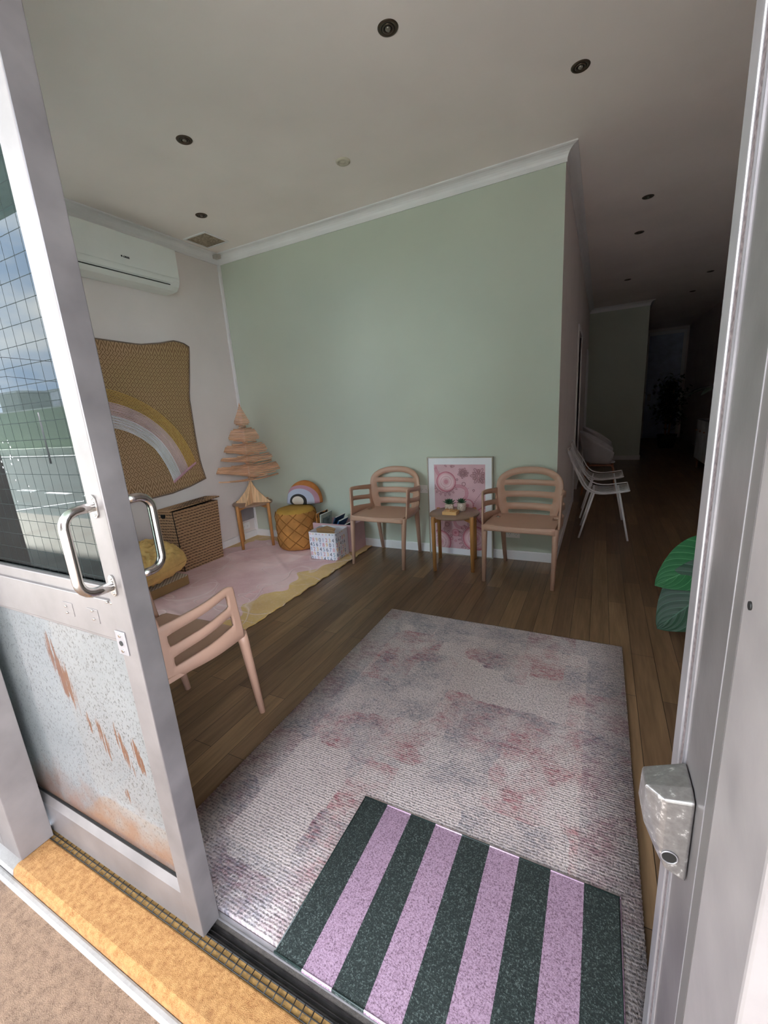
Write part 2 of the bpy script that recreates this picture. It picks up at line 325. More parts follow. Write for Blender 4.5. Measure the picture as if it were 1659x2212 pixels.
# ------------------------------------------------------------------ mesh helpers
class MB:
    def __init__(s): s.b = bmesh.new(); s.mi = 0
    def face(s, pts):
        vs = [s.b.verts.new(p) for p in pts]
        try: f = s.b.faces.new(vs); f.material_index = s.mi; return f
        except ValueError: return None
    def fv(s, vs, smooth=False):
        try: f = s.b.faces.new(vs); f.material_index = s.mi; f.smooth = smooth; return f
        except ValueError: return None
    def box(s, a, b, rz=0, c=None, mtx=None):
        x0, y0, z0 = (min(a[i], b[i]) for i in range(3)); x1, y1, z1 = (max(a[i], b[i]) for i in range(3))
        P = [Vector(p) for p in ((x0, y0, z0), (x1, y0, z0), (x1, y1, z0), (x0, y1, z0), (x0, y0, z1), (x1, y0, z1), (x1, y1, z1), (x0, y1, z1))]
        if rz:
            cc = Vector(c if c else ((x0+x1)/2, (y0+y1)/2, 0)); Rm = Matrix.Rotation(rz, 3, 'Z')
            P = [Rm @ (p-cc) + cc for p in P]
        if mtx: P = [mtx @ p for p in P]
        v = [s.b.verts.new(p) for p in P]
        for q in ((3, 2, 1, 0), (4, 5, 6, 7), (0, 1, 5, 4), (1, 2, 6, 5), (2, 3, 7, 6), (3, 0, 4, 7)): s.fv([v[i] for i in q])
        return s
    def ring(s, c, ax, r, n, ref=None):
        ax = ax.normalized(); ref = ref or (Vector((0, 0, 1)) if abs(ax.z) < .9 else Vector((1, 0, 0)))
        u = ax.cross(ref).normalized(); w_ = ax.cross(u)
        return [s.b.verts.new(c + r*(math.cos(2*math.pi*i/n)*u + math.sin(2*math.pi*i/n)*w_)) for i in range(n)]
    def tube(s, pts, r, n=8, closed=False, cap=True):
        pts = [Vector(p) for p in pts]; rs = r if isinstance(r, (list, tuple)) else [r]*len(pts)
        rings = []; N = len(pts)
        prev = None
        for i, p in enumerate(pts):
            if closed: d = pts[(i+1) % N]-pts[i-1]
            else: d = pts[min(i+1, N-1)]-pts[max(i-1, 0)]
            d.normalize()
            if prev is None: u = d.orthogonal().normalized()
            else: u = (prev - prev.dot(d)*d).normalized()
            prev = u; w_ = d.cross(u)
            rings.append([s.b.verts.new(p + rs[i]*(math.cos(2*math.pi*k/n)*u + math.sin(2*math.pi*k/n)*w_)) for k in range(n)])
        for i in range(N if closed else N-1):
            a, b = rings[i], rings[(i+1) % N]
            for k in range(n): s.fv([a[k], a[(k+1) % n], b[(k+1) % n], b[k]], True)
        if cap and not closed: s.fv(rings[0][::-1]); s.fv(rings[-1])
        return s
    def cyl(s, p0, p1, r0, r1=None, n=16): return s.tube([p0, p1], [r0, r0 if r1 is None else r1], n)
    def lathe(s, prof, c=(0, 0, 0), n=32, cap=True):
        c = Vector(c); rings = []
        for r, z in prof: rings.append([s.b.verts.new(c+Vector((r*math.cos(2*math.pi*k/n), r*math.sin(2*math.pi*k/n), z))) for k in range(n)])
        for a, b in zip(rings, rings[1:]):
            for k in range(n): s.fv([a[k], a[(k+1) % n], b[(k+1) % n], b[k]], True)
        if cap:
            if prof[0][0] > 1e-4: s.fv(rings[0][::-1])
            if prof[-1][0] > 1e-4: s.fv(rings[-1])
        return s
    def prism(s, poly, f0, f1):
        a = [s.b.verts.new(f0(*p)) for p in poly]; b = [s.b.verts.new(f1(*p)) for p in poly]; n = len(poly)
        for i in range(n): s.fv([a[i], a[(i+1) % n], b[(i+1) % n], b[i]])
        s.fv(a[::-1]); s.fv(b); return s
    def grid(s, f, nu, nv, skip=None, smooth=True, uv=False):
        us = nu if isinstance(nu, list) else [i/nu for i in range(nu+1)]; vs = nv if isinstance(nv, list) else [i/nv for i in range(nv+1)]
        V = [[s.b.verts.new(f(u, v)) for v in vs] for u in us]
        lay = s.b.loops.layers.uv.verify() if uv else None
        for i in range(len(us)-1):
            for j in range(len(vs)-1):
                if skip and skip(i, j): continue
                fc = s.fv([V[i][j], V[i+1][j], V[i+1][j+1], V[i][j+1]], smooth)
                if uv and fc:
                    for lp, (a, b) in zip(fc.loops, ((i, j), (i+1, j), (i+1, j+1), (i, j+1))): lp[lay].uv = (us[a], vs[b])
        return s
    def mesh(s, me, mtx):
        off = len(s.b.verts); vv = [s.b.verts.new(mtx @ v.co) for v in me.vertices]
        for p in me.polygons: s.fv([vv[i] for i in p.vertices])
        return s
    def build(s, name, m, parent=None, origin=None, smooth=None, bevel=0, solid=0, sub=0, offset=0, weld=True, seg=2, crease=0):
        """geometry is in world coordinates when origin/parent location is given as `origin`"""
        if weld: bmesh.ops.remove_doubles(s.b, verts=s.b.verts, dist=1e-6)
        if not solid: bmesh.ops.recalc_face_normals(s.b, faces=s.b.faces)
        if origin is not None:
            bmesh.ops.translate(s.b, verts=s.b.verts, vec=-Vector(origin))
        me = bpy.data.meshes.new(name); s.b.to_mesh(me); s.b.free()
        for mm in (m if isinstance(m, (list, tuple)) else [m]): me.materials.append(mm)
        if smooth is not None: me.polygons.foreach_set('use_smooth', [smooth]*len(me.polygons))
        o = bpy.data.objects.new(name, me); C.objects.link(o)
        if parent is not None: o.parent = parent
        elif origin is not None: o.location = origin
        if solid: md = o.modifiers.new('s', 'SOLIDIFY'); md.thickness = solid; md.offset = offset
        if bevel: md = o.modifiers.new('b', 'BEVEL'); md.width = bevel; md.segments = seg; md.limit_method = 'ANGLE'; md.angle_limit = R_(40)
        if crease: o.modifiers['s'].edge_crease_outer = crease; o.modifiers['s'].edge_crease_inner = crease; o.modifiers['s'].edge_crease_rim = crease*.6
        if sub: md = o.modifiers.new('u', 'SUBSURF'); md.levels = sub; md.render_levels = sub
        return o
def tag(o, label=None, cat=None, group=None, kind=None):
    if label: o['label'] = label
    if cat: o['category'] = cat
    if group: o['group'] = group
    if kind: o['kind'] = kind
    return o
def thing(name, label, cat, loc=(0, 0, 0), rz=0, group=None, kind=None):
    o = bpy.data.objects.new(name, None); C.objects.link(o); o.empty_display_size = .1
    o.location = loc; o.rotation_euler = (0, 0, rz); return tag(o, label, cat, group, kind)
def copy_tree(o, parent=None):
    c = o.copy(); C.objects.link(c)
    if parent: c.parent = parent
    for ch in list(o.children): copy_tree(ch, c)
    return c
def struct(o): o['kind'] = 'structure'; return o
def bez(p0, p1, p2, n=8):
    p0, p1, p2 = map(Vector, (p0, p1, p2))
    return [(1-t)**2*p0+2*t*(1-t)*p1+t*t*p2 for t in [i/n for i in range(n+1)]]
def interp(tab, x):
    if x <= tab[0][0]: return tab[0][1]
    for (a, b), (c, d) in zip(tab, tab[1:]):
        if x <= c: return b+(d-b)*(x-a)/(c-a)
    return tab[-1][1]
_glyph = {}
def glyph(t):
    if t not in _glyph:
        cu = bpy.data.curves.new('glyph', 'FONT'); cu.body = t; cu.size = 1; cu.align_x = 'CENTER'; cu.extrude = .004
        ob = bpy.data.objects.new('glyph', cu); C.objects.link(ob)
        dg = bpy.context.evaluated_depsgraph_get(); _glyph[t] = bpy.data.meshes.new_from_object(ob.evaluated_get(dg))
        bpy.data.objects.remove(ob)
    return _glyph[t]

# ------------------------------------------------------------------ the room
LX, GY, HX, FY, RX, EY, CZ = -3.44, 3.458, -.28, 9.575, 1.95, 14.1, 2.861
b = MB(); b.box((LX-.1, .531, -.2), (RX+.1, EY+.1, 0)); struct(b.build('floor', FLOOR))
b = MB(); b.box((LX-.1, .40, CZ), (RX+.1, EY+.1, CZ+.15)); struct(b.build('ceiling', CEIL))
b = MB(); b.box((LX-.15, .40, -.2), (LX, GY+.1, CZ)); struct(b.build('wall_left', WALL))
b = MB(); b.box((LX, GY, -.1), (HX, GY+.1, CZ)); o = struct(b.build('wall_back', [GREEN]))
b = MB()
D1, D2, DZ = (5.72, 6.50), (8.92, 9.50), 2.03
for y0, y1, z0 in ((GY+.001, D1[0], 0), (D1[0], D1[1], DZ), (D1[1], D2[0], 0), (D2[0], D2[1], DZ), (D2[1], FY, 0)):
    b.box((HX-.12, y0, z0), (HX+.0005, y1, CZ))
b.box((HX-1.6, FY, -.1), (HX-.12, FY+.1, CZ))
struct(b.build('wall_hall', WALL))
b = MB(); b.box((HX-.12, FY, -.1), (.7, FY+.12, CZ)); struct(b.build('wall_back_far', GREEN))
b = MB(); b.box((.58, FY+.12, -.1), (.7, EY, CZ)); struct(b.build('wall_hall_far', WALL))
b = MB(); b.box((.5, EY, -.1), (RX+.1, EY+.1, CZ)); struct(b.build('wall_end', WALL))
b = MB(); b.box((RX, .4, -.1), (RX+.1, EY+.1, CZ)); struct(b.build('wall_right', WALL))
b = MB(); b.box((.235, .41, -.1), (RX, .50, CZ+.1)); b.box((LX-.15, .40, 2.68), (.235, .50, CZ)); struct(b.build('wall_front', KERB))

def sweep(path, prof, i, name, m):
    """one straight piece of a moulding that runs along path, mitred to its neighbours; the room lies to the right"""
    P = [Vector((x, y)) for x, y in path]
    def nrm(k): d = (P[k+1]-P[k]).normalized(); return Vector((d.y, -d.x))
    def mit(k):
        if k == 0: return nrm(0)
        if k == len(P)-1: return nrm(k-1)
        a, c = nrm(k-1), nrm(k); h = (a+c).normalized(); return h/h.dot(a)
    m0, m1 = mit(i), mit(i+1); b = MB()
    b.prism(prof, lambda u, z: Vector((P[i].x+m0.x*u, P[i].y+m0.y*u, z)), lambda u, z: Vector((P[i+1].x+m1.x*u, P[i+1].y+m1.y*u, z)))
    return struct(b.build(name, m))
PATH = [(LX, .5), (LX, GY), (HX, GY), (HX, FY), (.7, FY), (.7, EY)]
cove = [(0.0005, CZ-.0005), (.072, CZ-.0005), (.072, CZ-.008), (.062, CZ-.012)] + [(.062-.054*math.sin(t), CZ-.012-.060*(1-math.cos(t))) for t in [R_(a) for a in (15, 30, 45, 60, 75, 90)]] + [(.008, CZ-.082), (.0005, CZ-.082)]
for i, nm in enumerate(('trim_1', 'trim_2', 'trim_3', 'trim_4', 'trim_5')): sweep(PATH, cove, i, nm, TRIM)
skirt = [(.0005, .0005), (.012, .0005), (.012, .072), (.009, .078), (.0005, .078)]
for i, nm in ((0, 'baseboard_left'), (1, 'baseboard_back')): sweep(PATH, skirt, i, nm, TRIM)
for k, (y0, y1) in enumerate(((GY-.012, D1[0]-.07), (D1[1]+.07, D2[0]-.07))):
    b = MB(); b.box((HX+.001, y0, .0005), (HX+.012, y1, .078)); struct(b.build('baseboard_hall' if k == 0 else 'baseboard_hall_far', TRIM))
b = MB(); b.box((HX+.012, FY-.012, .0005), (.7, FY-.0005, .085)); b.box((.7, FY-.012, .0005), (.712, EY, .085)); struct(b.build('baseboard_back_far', TRIM))
# white cable conduit in the corner
b = MB(); b.box((LX+.001, GY-.028, .078), (LX+.026, GY-.001, CZ-.08)); b.box((LX+.0008, GY-.031, 2.05), (LX+.029, GY-.0005, 2.09))
struct(b.build('trim_6', TRIM, bevel=.004))
# doors in the hall wall
for k, (y0, y1) in enumerate((D1, D2)):
    d = thing('door_%d' % (k+2), None, None, (HX, (y0+y1)/2, 0), kind='structure')
    og = d.location
    b = MB()
    for a0, a1, z0, z1 in ((y0-.06, y0, 0.001, DZ+.06), (y1, y1+.06, 0.001, DZ+.06), (y0, y1, DZ, DZ+.06)): b.box((HX-.121, a0, z0), (HX+.018, a1, z1))
    b.build('door_frame', TRIM, d, origin=og, bevel=.003)
    b = MB(); b.box((HX-.10, y0+.002, .005), (HX-.065, y1-.002, DZ-.002)); b.build('door_leaf', TRIM if k else WALL, d, origin=og)
    b = MB(); b.tube([(HX-.064, y1-.06, 1.0), (HX-.02, y1-.06, 1.0), (HX-.02, y1-.16, 1.0)], .009, 8); b.build('door_handle', STEEL, d, origin=og)
d = thing('door_4', None, None, (1.45, EY, 0), kind='structure'); og = d.location
b = MB(); b.box((1.07, EY-.03, .01), (1.83, EY-.001, 2.70)); b.build('door_leaf', mat('pale_blue_grey_door', 'b9c2d6', .5), d, origin=og)
b = MB(); b.box((1.00, EY-.045, .001), (1.07, EY-.001, 2.78)); b.box((1.83, EY-.045, .001), (1.9, EY-.001, 2.78)); b.box((1.07, EY-.045, 2.7), (1.83, EY-.001, 2.78)); b.build('door_frame', TRIM, d, origin=og)
b = MB(); b.box((1.12, EY-.032, 1.02), (1.2, EY-.03, 1.2)); b.build('door_plate', ALUW, d, origin=og)

# ------------------------------------------------------------------ outside: step, kerb, street
b = MB(); prof = [(.4510, -.001), (.364, -.002), (.350, -.010), (.346, -.028), (.346, -.12), (.4510, -.12)]
def Lx(x): return lambda y, z: Vector((x, y, z))
b.prism(prof, Lx(-1.568), Lx(.22)); struct(b.build('floor_step', STEP, bevel=.004))
b = MB(); b.box((-4.5, .326, -.14), (1.9, .346, -.03)); b.box((-4.5, .3461, -.14), (-1.569, .40, -.02)); b.box((.221, .346, -.14), (1.9, .41, -.02)); struct(b.build('trim_7', KERB, bevel=.006))
b = MB(); b.box((-30, -2.6, -.3), (14, .326, -.045)); struct(b.build('pavement', PAVE))
b = MB(); b.box((-30, -2.6, -.044), (14, -.9, -.04)); struct(b.build('bounce_footpath', concrete('bounce_footpath_paving', '76736d', '807d76', 20)))  # paler strip added to bounce sunlight up onto the shop ceiling
b = MB(); b.box((-140, -60, -.4), (70, -2.6, -.10)); struct(b.build('road', ROAD))
og = (-.68, .47, 0)
t = thing('drain_grate', 'black wire grid strip along the back of the orange step', 'grate', og)
for y in (.4525, .4655, .4785):
    b = MB(); b.tube([(-1.60, y, -.001), (.12, y, -.001)], .0014 if y < .47 else .0022, 6); b.build('long_wire', BLACK, t, origin=og)
b = MB(); b.tube([(0, .4515, .0002), (0, .4785, .0002)], .0013, 6); w0 = b.build('cross_wire', BLACK, t, origin=(0, og[1], og[2]))
for k in range(66):
    w1 = w0 if k == 0 else w0.copy()
    if k: C.objects.link(w1)
    w1.location = (-1.545+k*.0252-og[0], 0, 0)
b = MB(); b.box((-1.62, .4512, -.08), (.12, .4795, -.0055)); struct(b.build('trim_8', mat('sandy_mortar_bed', '94703f', .9, var=.15, vs=90, bs=150, bst=.6)))
b = MB()
for y0, y1, z1 in ((.4797, .4835, -.0005), (.4835, .492, -.010), (.492, .4935, -.004), (.4935, .503, -.011), (.503, .5065, -.002)): b.box((-3.2, y0, -.05), (.13, y1, z1))
struct(b.build('trim_9', mat('black_door_track', '2f2b2a', .4, .4, var=.2, vs=40)))
b = MB(); b.box((-3.4, .5065, -.05), (.18, .519, -.003)); struct(b.build('trim_10', SILL))
b = MB(); b.box((-3.4, .519, -.05), (.18, .531, .002)); b.box((-3.4, .517, -.05), (.18, .5192, .004)); struct(b.build('trim_11', ALUW))
b = MB(); b.box((-9, -1.50, 3.33), (3, .40, 3.43)); b.box((-9, -1.55, 3.30), (3, -1.50, 3.48)); b.box((-9, .41, 2.9), (3, .5, 3.33)); struct(b.build('awning', mat('green_awning_soffit', '8fa39c', .6)))
b = MB(); b.box((-1.62, -1.6, -.0449), (-1.614, .32, -.0438), rz=R_(0)); struct(b.build('pavement_joint', SILL))
# across the street (mirrored in the door glass, except the added brick block)
og = (-40, -14.2, 0)
t = thing('green_rendered_wall', 'long pale green wall across the street mirrored in the door glass', 'wall', (-36, -14, -.1)); og = t.location
b = MB(); b.box((-75, -14.4, -.1), (-8, -14.0, 2.75)); b.build('wall_panel', mat('pale_green_render', '93a08f', .9, var=.04), t, origin=og)
b = MB(); b.box((-75, -14.45, 2.75), (-8, -13.95, 2.83)); b.build('coping', mat('pale_coping', 'b9c0b8', .8), t, origin=og)
b = MB(); b.box((-75, -14.0, -.1), (-8, -13.4, .35)); b.build('planter_base', mat('pale_kerb', 'aeb6aa', .9), t, origin=og)
for (x0, x1, z1, lab, mname, col) in ((-41.5, -38.6, 4.3, 'small boxy rooftop plant room mirrored at the left edge of the door glass', 'roof_box_paint', '9da49e'), (-34.3, -24, 4.0, 'low white parapet building mirrored beside the door stile', 'parapet_paint', 'c3c9cd')):
    og = ((x0+x1)/2, -18, 0); t = thing('rooftop_building', lab, 'building', og)
    b = MB(); b.box((x0, -22, -.1), (x1, -16, z1)); b.build('wall_block', mat(mname, col, .8), t, origin=og)
    b = MB(); b.box((x0-.1, -22.1, z1), (x1+.1, -15.9, z1+.15)); b.build('parapet', mat(mname+'_cap', 'a9b0ae', .8), t, origin=og)
t = thing('added_shade_building', 'unseen tall brown brick building, added opposite the doorway to darken the hallway', 'building', (2.5, -17, -.1)); og = t.location  # added out of view to block sky light from the hallway
b = MB(); b.box((-5.5, -22, -.1), (11, -13.2, 8)); b.build('wall_block', mat('brown_brick', '40342d', .9, var=.1), t, origin=og)
b = MB(); b.box((-5.6, -22.1, 8), (11.1, -13.1, 8.3)); b.build('parapet', mat('brown_brick_cap', '6a5a50', .9), t, origin=og)
for k in range(6): b = MB(); b.box((-5.0+k*2.7, -13.19, 1.0), (-3.6+k*2.7, -13.12, 2.6)); b.build('window', DARK, t, origin=og)
LINEM = mat('white_road_paint', 'f2f4f2', .7)
b = MB(); b.box((-37.2, -13.05, -.0995), (-8, -12.85, -.085)); struct(b.build('road_line', LINEM))
b = MB(); b.box((-13.3, -4.42, -.0995), (-12.45, -4.30, -.085)); b.box((-11.7, -4.30, -.0995), (-10.75, -4.18, -.085)); b.box((-10.0, -4.2, -.0995), (-9.2, -4.1, -.085))
b.box((-10.2, -3.2, -.0995), (-8.9, -3.14, -.085), rz=R_(-58)); struct(b.build('road_dash', LINEM))
for k, (za, zb, yy) in enumerate(((3.28, 2.93, -5.06), (2.80, 2.466, -5.06))):
    b = MB(); b.tube([(-30, yy, za+(za-zb)*(16)/2.3*.35), (-14.0, yy, za), (-11.74, yy, zb), (-2, yy, zb-.2)], .006, 5)
    tag(b.build('power_cable', BLACK), ('upper' if k == 0 else 'lower')+' of two thin black overhead cables mirrored in the door glass', 'cable')
og = (-12.2, -10.5, -.1); t = thing('street_lamp', 'thin pale street pole mirrored beside the door stile', 'pole', og)
b = MB(); b.cyl((-22.5, -9.5, -.1), (-22.5, -9.5, 2.2), .045, .03, 8); b.build('pole', ALUW, t, origin=og)

# ------------------------------------------------------------------ fixed shopfront window, left of the door
og = (-2.5, .42, 0); t = thing('window_1', None, None, og, kind='structure')
b = MB(); b.box((-1.67, .373, .0), (-1.560, .463, 2.68)); b.build('mullion', ALU, t, origin=og, bevel=.002)
b = MB(); b.box((LX, .373, .0), (-1.671, .463, .10)); b.build('sill_rail', ALU, t, origin=og, bevel=.002)
b = MB(); b.box((LX, .373, 2.6), (-1.671, .463, 2.68)); b.build('head_rail', ALU, t, origin=og, bevel=.002)
b = MB(); b.box((LX, .40, .10), (-1.671, .406, 2.6)); b.build('window_pane', GLASS, t, origin=og)
og = (-.6, .43, 2.6); t = thing('trim_12', None, None, og, kind='structure')
b = MB(); b.box((-1.559, .373, 2.60), (.234, .53, 2.679)); b.build('head_frame', ALU, t, origin=og)
# ------------------------------------------------------------------ sliding door leaf
og = (-1.7, .4945, 0); D = thing('door_1', None, None, og, kind='structure')
DX0, DX1, y0, y1 = -2.52, -.854, .468, .521
b = MB(); b.box((DX1-.058, y0, .004), (DX1, y1, 2.58)); o = b.build('stile', [ALU, ALUD], D, origin=og, bevel=.0025)
for p in o.data.polygons:
    if p.normal.x > .9: p.material_index = 1
b = MB(); b.box((DX0, y0, .004), (DX0+.058, y1, 2.58)); b.build('stile', ALU, D, origin=og, bevel=.0025)
xa, xb = DX0+.0582, DX1-.0582
b = MB(); b.box((xa, y0+.003, .004), (xb, y1-.003, .118)); b.prism([(y0+.003, .118), (y1-.003, .118), (y1-.016, .142), (y0+.016, .142)], lambda y, z: Vector((xa, y, z)), lambda y, z: Vector((xb, y, z))); b.build('bottom_rail', ALU, D, origin=og, bevel=.0015)
b = MB(); b.box((xa, y0+.003, .848), (xb, y1-.003, .942)); b.box((xa, y0+.010, .836), (xb, y1-.010, .9695)); b.build('middle_rail', ALU, D, origin=og, bevel=.002)
b = MB(); b.box((xa, y0+.003, 2.50), (xb, y1-.003, 2.58)); b.build('top_rail', ALU, D, origin=og, bevel=.002)
b = MB(); b.box((xa, y0+.0145, .9696), (xb, y0+.019, .974)); b.box((xa, y0+.0145, .142), (xb, y0+.019, .1465)); b.build('gasket', BLACK, D, origin=og)
b = MB(); b.box((xa, .4895, .9697), (xb, .4907, 2.4999)); b.build('upper_pane', GLASSD, D, origin=og)
b = MB()
WM = mat('glass_wire', '232a29', .8, spec=.1)
for k in range(41): z = .9845+k*.0377; b.box((xa, .48935, z-.0006), (xb, .48945, z+.0006))
for k in range(44): x = -.921-k*.0365; b.box((x-.0005, .48935, .97), (x+.0005, .48945, 2.4999))
b.build('wire_mesh', WM, D, origin=og)
b = MB(); b.box((xa, .490, .1425), (xb, .495, .8355)); o = b.build('lower_panel', SPECK, D)
o.location = -Vector(og); tag(o, 'speckled pale blue film panel with brown scratches')
b = MB(); b.box((-1.046, .4952, .958), (-.967, .4957, 1.071)); tag(b.build('notice_sheet', mat('pale_blue_paper', 'b8cfd2', .6, var=.05, vs=30), D, origin=og), 'pale blue paper notice behind the glass')
# flecks of paint stuck to the outer glass
b = MB(); random.seed(3)
for k in range(38):
    x = -1.36+.30*(k/60)+random.uniform(-.02, .02); z = 1.39-.30*(k/60)+random.gauss(0, .05); s = random.choice((.0005, .0008, .0012))
    b.box((x-s, .4889, z-s*1.8), (x+s, .4893, z+s*1.8))
b.build('paint_fleck', WHT, D, origin=og)
def dhandle(side):
    h = bpy.data.objects.new('handle', None); C.objects.link(h); h.parent = D
    yb = y0-.0005 if side < 0 else y1+.0005; yo = yb+side*.062; x = -.884; z0_, z1_ = .984, 1.152; r = .0095
    rr = .030
    pts = [(x, yb, z1_)] + [(x, yo-side*rr + side*rr*math.sin(a), z1_-rr*(1-math.cos(a))) for a in [R_(q) for q in (0, 18, 36, 54, 72, 90)]] \
        + [(x, yo-side*rr + side*rr*math.cos(a), z0_+rr-rr*math.sin(a)) for a in [R_(q) for q in (0, 18, 36, 54, 72, 90)]] + [(x, yb, z0_)]
    b = MB(); b.tube([(p[0]-og[0], p[1]-og[1], p[2]-og[2]) for p in pts], r, 20); b.build('grip', STEEL, h)
    for zz in (z0_, z1_):
        b = MB(); pl = [(.012*math.cos(a)*(1 if abs(math.cos(a)) < .75 else .8), .024*math.sin(a)) for a in [R_(q*22.5) for q in range(16)]]
        b.prism([(x+px-og[0], zz+pz) for px, pz in pl], lambda px, pz: Vector((px, yb-og[1], pz)), lambda px, pz: Vector((px, yb+side*.0035-og[1], pz)))
        pt = b.build('mounting_plate', STEEL, h, bevel=.0006)
        for q in (-1, 1):
            b = MB(); b.cyl((x-og[0], yb-og[1], zz+q*.0165), (x-og[0], yb+side*.0055-og[1], zz+q*.0165), .0038, .003, 10); b.build('screw', STEEL, pt)
    return h
for sd in (-1, 1): dhandle(sd)
b = MB(); b.box((-.917, y0-.003, .820), (-.884, y0-.0002, .876)); lp = b.build('lock_plate', ALUW, D, origin=og, bevel=.001)
b = MB(); b.cyl((-.901, y0-.0042, .848), (-.901, y0-.0028, .848), .006, .006, 14); b.build('keyhole', BLACK, lp, origin=og)
for zz in (.830, .866): b = MB(); b.cyl((-.901, y0-.005, zz), (-.901, y0-.0028, zz), .0036, .0045, 12); b.build('screw', STEEL, lp, origin=og)
b = MB(); b.box((-1.115, y0+.0015, .878), (-1.075, y0+.0032, .912)); b.box((-1.015, y0+.0015, .878), (-.975, y0+.0032, .912)); pp = b.build('cover_plate', ALU, D, origin=og, bevel=.002)
for x, z in ((-1.100, .902), (-1.100, .886), (-.992, .908), (-.992, .888), (-.925, .9395), (-.91, .9395)):
    b = MB(); b.cyl((x, y0+.003, z), (x, y0-.002, z), .003, .0024, 10); b.build('rivet', STEEL, pp, origin=og)
# ------------------------------------------------------------------ right-hand frame of the doorway
og = (.16, .5, 0); t = thing('trim_13', None, None, og, kind='structure')
b = MB(); b.box((.125, .333, -.02), (.234, .463, 2.6)); b.build('outer_post', ALUR, t, origin=og, bevel=.003)
b = MB(); b.box((.1249, .4632, 0.001), (.234, .4885, 2.6)); b.build('jamb_channel', mat('dark_jamb_channel', '6a6563', .5, .3), t, origin=og)
b = MB(); b.box((.1245, .490, .001), (.234, .595, 2.6)); b.build('jamb_face', ALUD, t, origin=og, bevel=.0015)
b = MB()
b.box((.1241, .4886, .001), (.1255, .4899, 2.6))
for y in (.593, .604): b.box((.1225, y-.001, .001), (.14, y+.001, 2.6))
b.box((.128, .5951, .001), (.234, .6125, 2.6)); b.build('bead', ALUW, t, origin=og)
b = MB(); b.box((.128, .6127, .002), (.2, .645, 2.6)); b.build('pile_strip', mat('grey_brown_pile', '6c6060', .95, var=.25, vs=180, bs=260, bst=.8, bd=.004), t, origin=og)
b = MB(); b.box((.125, .6452, .001), (.234, .685, 2.6)); b.box((.128, .685, .001), (.234, .695, 2.6)); b.build('inner_bead', ALUW, t, origin=og, bevel=.002)
b = MB(); b.cyl((.1235, .442, 1.111), (.1255, .442, 1.111), .004, .004, 12); b.build('screw_hole', BLACK, t, origin=og)
# lock keeper housing on the jamb
og = (.12, .55, .72); t = thing('lock_keeper', 'pitted silver metal lock housing fixed to the grey door jamb', 'lock', og)
b = MB()
rF = [(.1235, .712), (.096, .723), (.089, .752), (.089, .826), (.1235, .832)]; rM = [(.1235, .711), (.090, .722), (.073, .765), (.071, .822), (.1235, .836)]; rB = [(.1235, .711), (.089, .722), (.070, .765), (.072, .808), (.1235, .832)]
K = 1.035; rings = [[b.b.verts.new((min(.1235, x*K), y*K, 1.3-(1.3-z)*K)) for x, z in ring] for y, ring in ((.500, rF), (.520, rM), (.566, rB))]
for r1, r2 in zip(rings, rings[1:]):
    for k in range(5): b.fv([r1[k], r1[(k+1) % 5], r2[(k+1) % 5], r2[k]])
b.fv(rings[0]); b.fv(rings[-1])
m = NM('pitted_cast_alloy'); n = m.noise(m.coord(), 90, 3, .6); m.set('Base Color', m.ramp(n, (.35, '8b8785'), (.6, '9d9997'), (.68, 'e0dddb'))); m.set('Metallic', .7); m.set('Roughness', .32); m.bump(m.noise(m.coord(), 60, 4), .25, .003)
b.build('housing', m.m, t, origin=og, bevel=.0035, seg=3)
b = MB(); b.tube([(.1035+.0088*math.cos(R_(a)), .5165, .7245+.0088*math.sin(R_(a))) for a in range(0, 360, 18)], .0009, 6, closed=True); b.build('hole_rim', ALUW, t, origin=og)
b = MB(); b.cyl((.1035, .5165, .7245), (.1035, .520, .7245), .0075, .0075, 24); b.build('lock_hole', BLACK, t, origin=og)

# ------------------------------------------------------------------ floor coverings
RUGB = (-1.176, .532, .154, 2.282)
b = MB()
def rugf(u, v):
    x = RUGB[0]+(RUGB[2]-RUGB[0])*u; y = RUGB[1]+(RUGB[3]-RUGB[1])*v
    j = .0022*math.sin(v*820)*(1 if u in (0, 1) else 0)
    return Vector((x+j, y, .0135))
b.grid(rugf, 8, 260)
tag(b.build('area_rug', RUG, solid=.012, offset=-1), 'large faded pink and grey ribbed rug inside the doorway', 'rug')
og = (-.28, .75, .0136)
b = MB(); b.box((-.6595, .513, .0137), (.106, .984, .0215)); o = b.build('doormat', MATM, bevel=.003)
o.location = (0, 0, 0)
mt = thing('door_mat', 'dark green and lilac striped doormat lying on the big rug', 'doormat', (-.28, .75, .0136)); o.name = 'pile'; o.parent = mt; o.matrix_parent_inverse = Matrix.Translation(-Vector((-.28, .75, .0136)))
b = MB()
m = NM('clear_vinyl_edge'); m.set('Roughness', .12); x, y, z = m.sep(m.coord()); s = m.math('MODULO', m.math('FLOOR', m.math('DIVIDE', m.math('ADD', x, .6575), .0845)), 2); m.set('Base Color', m.mix(s, lin('2c3836'), lin('e3c5dc')))
b.tube([(-.6585, .516, .0215), (.105, .516, .0215)], .0024, 6); b.tube([(-.6585, .981, .0215), (.105, .981, .0215)], .0022, 6); b.tube([(.1012, .515, .0212), (.1012, .982, .0212)], .0018, 6); b.tube([(-.6565, .515, .0212), (-.6565, .982, .0212)], .0018, 6)
o = b.build('edging', m.m); o.parent = mt; o.matrix_parent_inverse = Matrix.Translation(-Vector((-.28, .75, .0136)))
